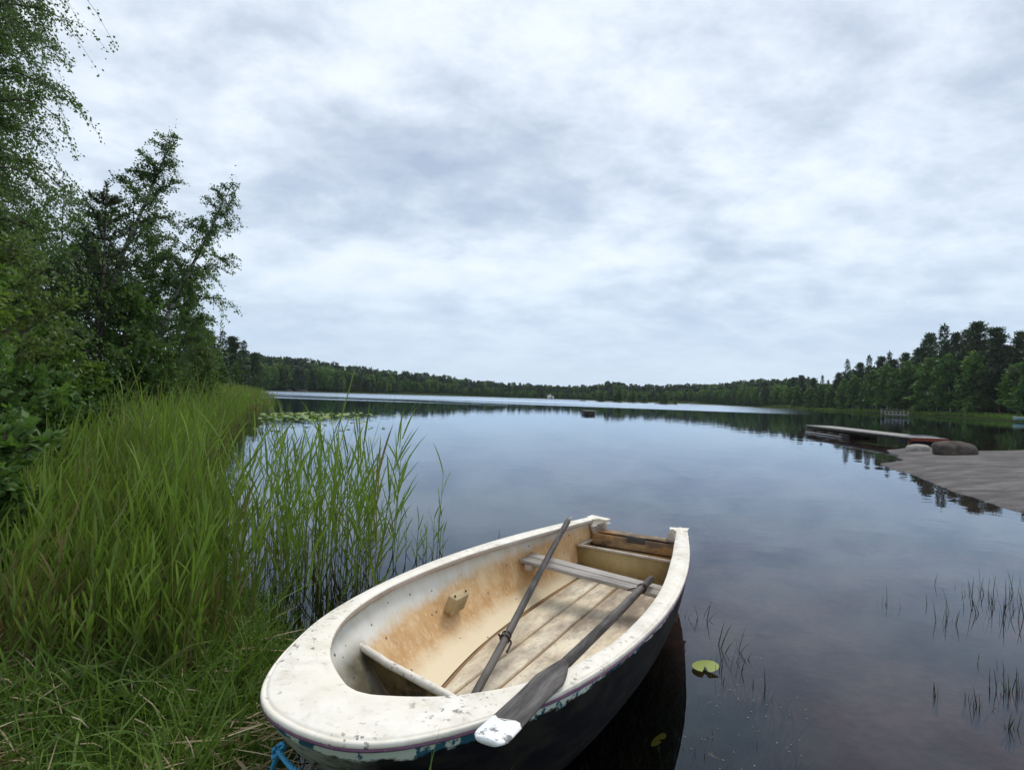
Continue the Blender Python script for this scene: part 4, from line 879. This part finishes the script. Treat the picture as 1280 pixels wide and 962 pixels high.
def build_grass():
    rng = np.random.default_rng(404); b = MB(); n = 60000
    Y = np.exp(rng.uniform(math.log(1.25), math.log(7.5), n)); Lx = np.interp(Y, [1.2, 1.55, 2.15, 2.75, 3.5, 5, 8.2], [0, -.5, -.78, -1.1, -1.6, -2.7, -4.1])
    x = Lx + .20 - rng.uniform(0, 1, n) ** .85 * np.interp(Y, [1.2, 8], [2.2, 6]); k = fbm(x, Y, 61, 3, 2.0) > -1.05; x, Y = x[k], Y[k]; n = len(x)
    bu = (np.c_[x, Y] - B0) @ BAX; bv = np.abs((np.c_[x, Y] - B0) @ BN); k = (bu < -.12) | (bv > half(np.clip(bu, 0, 3.1)) + .03); x, Y, bu, bv = x[k], Y[k], bu[k], bv[k]; n = len(x)
    nearboat = np.clip(np.minimum(np.where(bu < 0, np.hypot(bu, np.maximum(bv - .1, 0)), 9), np.where(bu >= -.1, bv - half(np.clip(bu, 0, 3.1)), 9)) / .35, .35, 1)
    z = ground_z(x, Y) - .01; d = unit(np.c_[rng.normal(-.06, .36, n), rng.normal(0, .36, n), np.ones(n)])
    tall = np.where(rng.uniform(0, 1, n) < .16, rng.uniform(1.4, 2.3, n), 1.0) * nearboat * (1 + .4 * fbm(x, Y, 62, 2, 2.2))
    v, fs, kk = blade_rows(rng, np.c_[x, Y, z], d, .17 * tall * rng.uniform(.6, 1.4, n), .0065 * rng.uniform(.6, 1.6, n), rng.uniform(.05, .8, n), 4)
    b.add(v, fs, np.repeat(np.clip(.5 + .22 * fbm(x, Y, 63, 2, 1.8) + rng.normal(0, .2, n), 0, 1), kk)); o = b.build('grass', L_GRASS); o['kind'] = 'stuff'
    # matted dry litter between the blades
    b = MB(); n = 5200; Y = np.exp(rng.uniform(math.log(1.3), math.log(5), n)); Lx = np.interp(Y, [1.2, 1.55, 2.15, 2.75, 3.5, 5, 8.2], [0, -.5, -.78, -1.1, -1.6, -2.7, -4.1]); x = Lx + .05 - rng.uniform(0, 1, n) * 2.6
    k = fbm(x, Y, 66, 3, 1.6) > -.1; x, Y = x[k], Y[k]; n = len(x); a = rng.uniform(0, 6.28, n); d = unit(np.c_[np.cos(a), np.sin(a), rng.normal(.05, .18, n)])
    v, fs, kk = blade_rows(rng, np.c_[x, Y, ground_z(x, Y) + rng.uniform(.01, .07, n)], d, rng.uniform(.08, .3, n), .006, .1, 3); b.add(v, fs, np.repeat(rng.uniform(0, .8, n), kk))
    o = b.build('dry_litter', L_STRAW); o['kind'] = 'stuff'
    # single broken reed stalks lying on the grass
    for a, c, r in [((18, 828), (52, 868), .007), ((50, 830), (77, 905), .006), ((68, 852), (86, 866), .008), ((48, 890), (100, 858), .004), ((158, 848), (222, 874), .006), ((172, 872), (206, 900), .006), ((168, 900), (194, 916), .006), ((88, 904), (110, 916), .007), ((100, 936), (128, 938), .005), ((228, 838), (226, 860), .004), ((232, 865), (258, 870), .005), ((160, 846), (166, 880), .004), ((0, 874), (14, 880), .010), ((232, 918), (244, 946), .004)]:
        A = at(*a, .16); B = at(*c, .13); A[2] = gz(A[0], A[1]) + .10; B[2] = gz(B[0], B[1]) + .07
        b = MB(); r *= .62; b.tube(np.stack([A, .5 * A + .5 * B + [0, .004, .006], B]), [r * .75, r * .7, r * .6], 6, tint=[.7] * 18)
        tag(b.build('dry_stalk', L_STRAW, smooth=True), 'broken dry reed stalk lying on the grass left of the boat', 'stalk', 'dry reed stalks on the grass')
    # green strip along the right shore
    b = MB(); n = 5000; px = rng.uniform(985, 1420, n); Y = np.interp(px, SHORE[:, 0], SHORE[:, 1]) + rng.uniform(-1.2, 4.5, n); x = (px - 640) / FPX * Y
    v, fs, kk = blade_rows(rng, np.c_[x, Y, np.maximum(ground_z(x, Y), -.1)], unit(np.c_[rng.normal(0, .3, (n, 2)), np.ones(n)]), rng.uniform(.3, .9, n), .10, .3, 3); b.add(v, fs, np.repeat(np.clip(rng.normal(.6, .2, n), .1, 1), kk))
    o = b.build('shore_grass', L_GRASS); o['kind'] = 'stuff'
build_grass()

M_PAD_G = leaf_mat('lily_pad_green', [(0, (.10, .17, .04)), (.5, (.17, .26, .06)), (1, (.37, .42, .10))], .15, .35)
def pad(b, c, r, rng, tilt=.0, seg=14, tint=.5):
    a = np.linspace(.25, 2 * np.pi - .25, seg) + rng.uniform(0, 6.28); rr = r * (1 + .05 * np.sin(a * 3 + rng.uniform(0, 6)))
    ax = rng.uniform(0, 6.28); V = np.c_[rr * np.cos(a), rr * np.sin(a) * .85, np.zeros(seg)]
    V[:, 2] = tilt * r * (np.cos(a - ax)) + .06 * r * np.sin(a * 2 + ax) * (tilt > 0)
    V = np.r_[[[0, 0, 0]], V] + c; i = np.arange(1, seg)
    b.add(V, np.c_[0 * i, i, i + 1], tint)
def build_lilies():
    rng = np.random.default_rng(9); b = MB()
    for _ in range(330):
        q = at(rng.normal(385, 42), 515 + abs(rng.normal(0, 4.5)) + rng.uniform(0, 2)); 
        if sdist(np.array([q[0]]), np.array([q[1]]))[0] > -.5: continue
        pad(b, q + [0, 0, .012], rng.uniform(.07, .15), rng, .25, 8, rng.uniform(.3, 1))
    for _ in range(45):
        q = at(rng.uniform(310, 480), rng.uniform(522, 540)); pad(b, q + [0, 0, .012], rng.uniform(.05, .09), rng, .2, 8, rng.uniform(.2, .8))
    o = b.build('lily_pads', M_PAD_G); o['kind'] = 'stuff'
    for px, py, r, lab, tl in ((881, 833, .066, 'yellow green lily leaf floating right of the boat', .08), (823, 911, .030, 'small yellowish leaf just under the water beside the hull', .5), (893, 929, .026, 'small pale leaf sunk among the underwater weeds', .3)):
        b = MB(); c = at(px, py, .015); pad(b, (0, 0, .012 + r * tl * .7), r, rng, tl * 1.6, 20, .85); b.tube([(0, 0, .008), (.01, .0, -.05), (.04, .03, -.3)], .004, 5); o = b.build('lily_leaf', M_PAD_G); o.location = (c[0], c[1], .004 if r > .05 else -.05); tag(o, lab, 'leaf')
build_lilies()
def build_debris():
    rng = np.random.default_rng(21); b = MB(); P = []
    while len(P) < 110:
        px, py = rng.uniform(735, 1010), rng.uniform(820, 975); c = at(px, py)
        if sdist(np.array([c[0]]), np.array([c[1]]))[0] < -.4 and fbm(np.array([c[0]]), np.array([c[1]]), 91, 3, .8)[0] > .15: P.append([c[0], c[1], .004])
    P = np.array(P); n = len(P); u, v = (P[:, :2] - B0) @ BAX, (P[:, :2] - B0) @ BN; P = P[~((u > -.1) & (u < 3.3) & (np.abs(v) < .75))]; n = len(P); a = rng.uniform(0, 6.28, n)
    leaves_into(b, P, np.c_[np.cos(a), np.sin(a), 0 * a], rng.uniform(.003, .010, n), .004, rng, rng.uniform(0, .9, n), 60.0)
    b.build('floating_debris', L_STRAW)['kind'] = 'stuff'
build_debris()
L_WEED = leaf_mat('water_weed', [(0, (.006, .006, .004)), (.5, (.020, .030, .010)), (1, (.07, .115, .026))], .2)
def build_weeds():
    rng = np.random.default_rng(12)
    def clump(px, py, n, spread, H, lab, w=.006, name='sedge_clump', tn=(.3, .2), wind=0.0, brk=.12, group='sedge clumps standing in the shallows'):
        b = MB(); xy = rng.normal(0, spread, (n, 2)); d = unit(np.c_[rng.normal(wind, .11, n), rng.normal(0, .11, n), np.ones(n)])
        v, fs, kk = blade_rows(rng, np.c_[xy, np.full(n, -.10)], d, (.10 + H) * rng.uniform(.6, 1.25, n), w, rng.uniform(.0, brk, n), 4); b.add(v, fs, np.repeat(np.clip(rng.normal(tn[0], tn[1], n), 0, 1), kk))
        o = b.build(name, L_WEED); c = at(px, py); o.location = (c[0], c[1], 0); tag(o, lab, 'water plant', group)
    for px, py, n, sp, H, lab in [
        (1107, 756, 4, .05, .12, 'few thin stems alone in open water far right of the boat'), (1182, 776, 14, .035, .13, 'small upright clump left of the large sedge bed'),
        (1232, 745, 26, .12, .15, 'loose thin stems on the upper left of the large sedge bed'), (1262, 772, 46, .13, .20, 'thick bed of tall sedge at the right edge of the water'), (1276, 745, 34, .12, .18, 'upper end of the sedge bed at the right edge'),
        (1171, 868, 5, .010, .06, 'tiny tuft at the left end of the low tufts, bottom right'), (1202, 872, 10, .014, .07, 'low tuft second from left, bottom right'), (1217, 882, 16, .016, .09, 'fuller low tuft in the middle of the bottom right tufts'), (1240, 862, 12, .018, .08, 'short tuft left of the twin tufts at bottom right'),
        (1262, 864, 22, .018, .10, 'twin tufts of dark blades near the right edge'), (1264, 908, 16, .020, .08, 'lowest tuft near the bottom right corner'), (1248, 835, 9, .05, .07, 'sparse stems above the low tufts at bottom right'), (1279, 870, 8, .015, .08, 'tuft cut by the right edge above the corner')]:
        clump(px, py, max(6, int(n * .75)), sp, H * .85, lab, tn=(.5, .25), w=.0048)
    for px, py, n, H, lab in [(866, 772, 9, .14, 'dark stems close to the stern of the boat'), (905, 815, 10, .16, 'dark thin stems behind the floating lily leaf'), (918, 845, 8, .14, 'dark stems right of the floating lily leaf'), (930, 862, 4, .08, 'bent dark stems right of the lily leaf'), (615, 672, 1, .22, 'single dark stem leaning behind the port side of the boat')]:
        clump(px, py, n, .05, H, lab, w=.005, tn=(.1, .08), wind=.1, brk=.5)
    # weeds growing on the bed in the shallows beside the hull
    b = MB(); xy = []
    while len(xy) < 2600:
        px, py = rng.uniform(740, 1000), rng.uniform(830, 1010); c = at(px, py, -.12)
        if rng.uniform() < math.exp(-((px - 860) / 90) ** 2) * min(1, (py - 815) / 90): xy.append(c[:2])
    xy = np.array(xy); n = len(xy); zb = ground_z(xy[:, 0], xy[:, 1]); d = unit(np.c_[rng.normal(.05, .25, n), rng.normal(0, .25, n), np.ones(n)])
    L = np.minimum(rng.uniform(.06, .30, n), np.where(rng.uniform(0, 1, n) < .24, -zb + .05, -zb * .97))
    v, fs, kk = blade_rows(rng, np.c_[xy, zb], d, np.maximum(L, .02), .0055, rng.uniform(0, .25, n), 4); b.add(v, fs, np.repeat(np.clip(rng.normal(.45, .25, n), 0, 1), kk))
    o = b.build('underwater_weeds', L_WEED); o['kind'] = 'stuff'
    a = at(640, 985, -.16); c = at(742, 880, -.20); a[2] = -.13; c[2] = -.20; b = MB(); b.beam(a, c, .12, .03)
    tag(b.build('sunken_plank', M_SEAM, bevel=.005), 'brown plank lying under water beside the hull at the bottom of the photo', 'plank')
build_weeds()

# ------------------------------------------------------------------ jetty, raft, small pier, white boat
M_DECKING = wood_mat('pale_jetty_boards', [(.3, (.20, .19, .175)), (.5, (.34, .325, .30)), (.7, (.45, .43, .40))], 'X', 12)
M_DARKWOOD = wood_mat('dark_wet_timber', [(.3, (.018, .016, .014)), (.5, (.045, .039, .033)), (.7, (.10, .09, .078))], 'Y', 12)
M_REDWOOD = m_stain('faded_red_paint', (.22, .055, .035), (.14, .042, .03), (.09, .06, .045), (.5, .65), 6)
def build_jetty():
    far = at(1008, 531, .36); near = at(1139, 546.5, .36); d = near - far; L = np.linalg.norm(d[:2]); ang = math.atan2(d[1], d[0])
    r = empty('jetty', (far[0], far[1], 0), 'long low wooden jetty with pale deck reaching out from the rock shore', 'jetty', rz=ang)   # x runs toward the shore, +y is the far side
    w = 1.15; rng = np.random.default_rng(1); b = MB(); x = 0
    while x < L - .02:
        bw_ = .118; sk = rng.normal(0, .012); b.box((x + bw_ / 2, w / 2 + sk, .347 + rng.normal(0, .002)), (bw_ - .012, w + .05, .03), tint=rng.uniform(0, 1)); x += bw_
    b.build('deck', M_DECKING, r)
    b = MB()
    for y in (.06, w - .06): b.beam((0, y, .285), (L, y, .285), .09, .09)
    b.beam((.02, .06, .26), (.02, w - .06, .26), .08, .12, (0, 0, 1)); b.build('frame', M_DARKWOOD, r)
    for k in range(4):
        b = MB(); x0 = .3 + k * 1.15
        for z in (.02, .12): b.beam((x0 - .25, .02, z), (x0 + .75, .02, z), .06, .075); b.beam((x0 - .25, w - .02, z), (x0 + .75, w - .02, z), .06, .075)
        b.beam((x0, .0, .07), (x0, w, .07), .25, .2); b.build('float', M_DARKWOOD, r)
    b = MB(); b.box((L * .24, -.10, .04), (L * .42, .10, .045)); b.build('side_log', M_DECKING, r)
    b = MB(); b.box((L + .03, w / 2, .30), (.05, w + .06, .12)); b.build('end_beam', M_REDWOOD, r, bevel=.006)
    for y in (.10, w - .1):
        b = MB(); b.box((L - .25, y, -.05), (.10, .10, .55)); b.build('post', M_REDWOOD if y < 1 else M_DARKWOOD, r)
build_jetty()
def build_raft():
    c = at(735.5, 517.5); r = empty('swimming_raft', (c[0], c[1], -.05), 'small dark wooden swimming raft anchored far out on the lake', 'raft', rz=R_(8)); r.scale = (.86, .86, .86)
    b = MB()
    for k in range(8): b.box((-.49 + k * .14, 0, .40), (.125, 1.2, .035), tint=k / 8)
    b.build('deck', M_DECKING, r); b = MB()
    for z in (.30, .18, .06): b.beam((-.52, -.55, z), (.52, -.55, z), .08, .075); b.beam((-.52, .55, z), (.52, .55, z), .08, .075)
    b.build('side_boards', M_DARKWOOD, r)
    b = MB(); b.box((0, 0, .12), (.95, .95, .3)); b.build('float', m_plain('dark_float', (.03, .03, .032), .6), r)
    b = MB(); b.tube([(.50, -.60, -.1), (.50, -.60, .34), (.50, -.45, .42)], .018, 6); b.build('ladder_rail', m_plain('grey_metal', (.45, .45, .46), .4, .6), r, smooth=True)
build_raft()
def build_pier():
    c = at(1119, 522); Y = 86.0; x, y = atY(1119, Y); r = empty('pier', (x, y, 0), 'small grey wooden pier with railing against the green right shore', 'pier', rz=R_(-10)); m = m_plain('grey_pier_wood', (.17, .17, .165), .8, 0, .4, 8)
    b = MB()
    for k in range(28): b.box((-1.55 + k * .115, 0, .45), (.10, 1.4, .04), tint=(k * .37) % 1)
    b.build('deck', m, r)
    for k in range(4):
        for yy in (-.65, .65):
            b = MB(); b.box((-1.55 + k * 1.03, yy, .30), (.10, .10, 1.15 if yy < 0 or k % 3 else 1.7)); b.build('post', m, r)
    b = MB(); b.beam((-1.6, .65, 1.15), (1.6, .65, 1.15), .10, .06); b.beam((-1.6, .65, .82), (1.6, .65, .82), .05, .10); b.build('railing', m, r)
    b = MB(); b.box((0, -.72, .34), (3.2, .05, .16)); b.build('side_board', m, r)
build_pier()
def build_small_boat():
    x, y = atY(1285, 80); z = max(gz(x, y), 0); r = empty('small_boat', (x, y, z + .05), 'small pale boat drawn up at the waterline on the right edge of the photo', 'boat', rz=R_(-12))
    u = np.linspace(-1.7, 1.7, 25); hw = .62 * np.sqrt(np.clip(1 - np.abs(u / 1.72) ** 2.6, 0, 1)); rows = []
    for th in np.linspace(-np.pi / 2, np.pi / 2, 15): rows.append(np.c_[u, hw * np.sin(th) * 1.0, .52 + .10 * (u / 1.7) ** 2 - .50 * np.cos(th) ** .8])
    b = MB(); b.grid(np.stack(rows, 1)); b.build('hull', m_plain('pale_teal_paint', (.22, .36, .34), .5), r, smooth=True)
    b = MB()
    for s in (-1, 1): b.tube(np.c_[u, s * hw, .535 + .10 * (u / 1.7) ** 2], .035, 6)
    b.build('gunwale', m_plain('white_gunwale', (.55, .55, .54), .4), r, smooth=True)
    b = MB()
    for k in (-.5, .55): b.box((k, 0, .45), (.25, 1.1, .03))
    b.build('thwarts', M_GREYWOOD, r)
build_small_boat()

# ------------------------------------------------------------------ air
def build_haze():
    m, t, o = mat('lake_haze'); v = N(t, 'ShaderNodeVolumePrincipled', ins={'Color': (.80, .88, 1.0, 1), 'Density': .00013, 'Anisotropy': .2}); t.links.new(v.outputs[0], o.inputs['Volume'])
    b = MB(); b.box((0, 170, 14), (700, 520, 40)); b.build('haze', m)['kind'] = 'stuff'
build_haze()
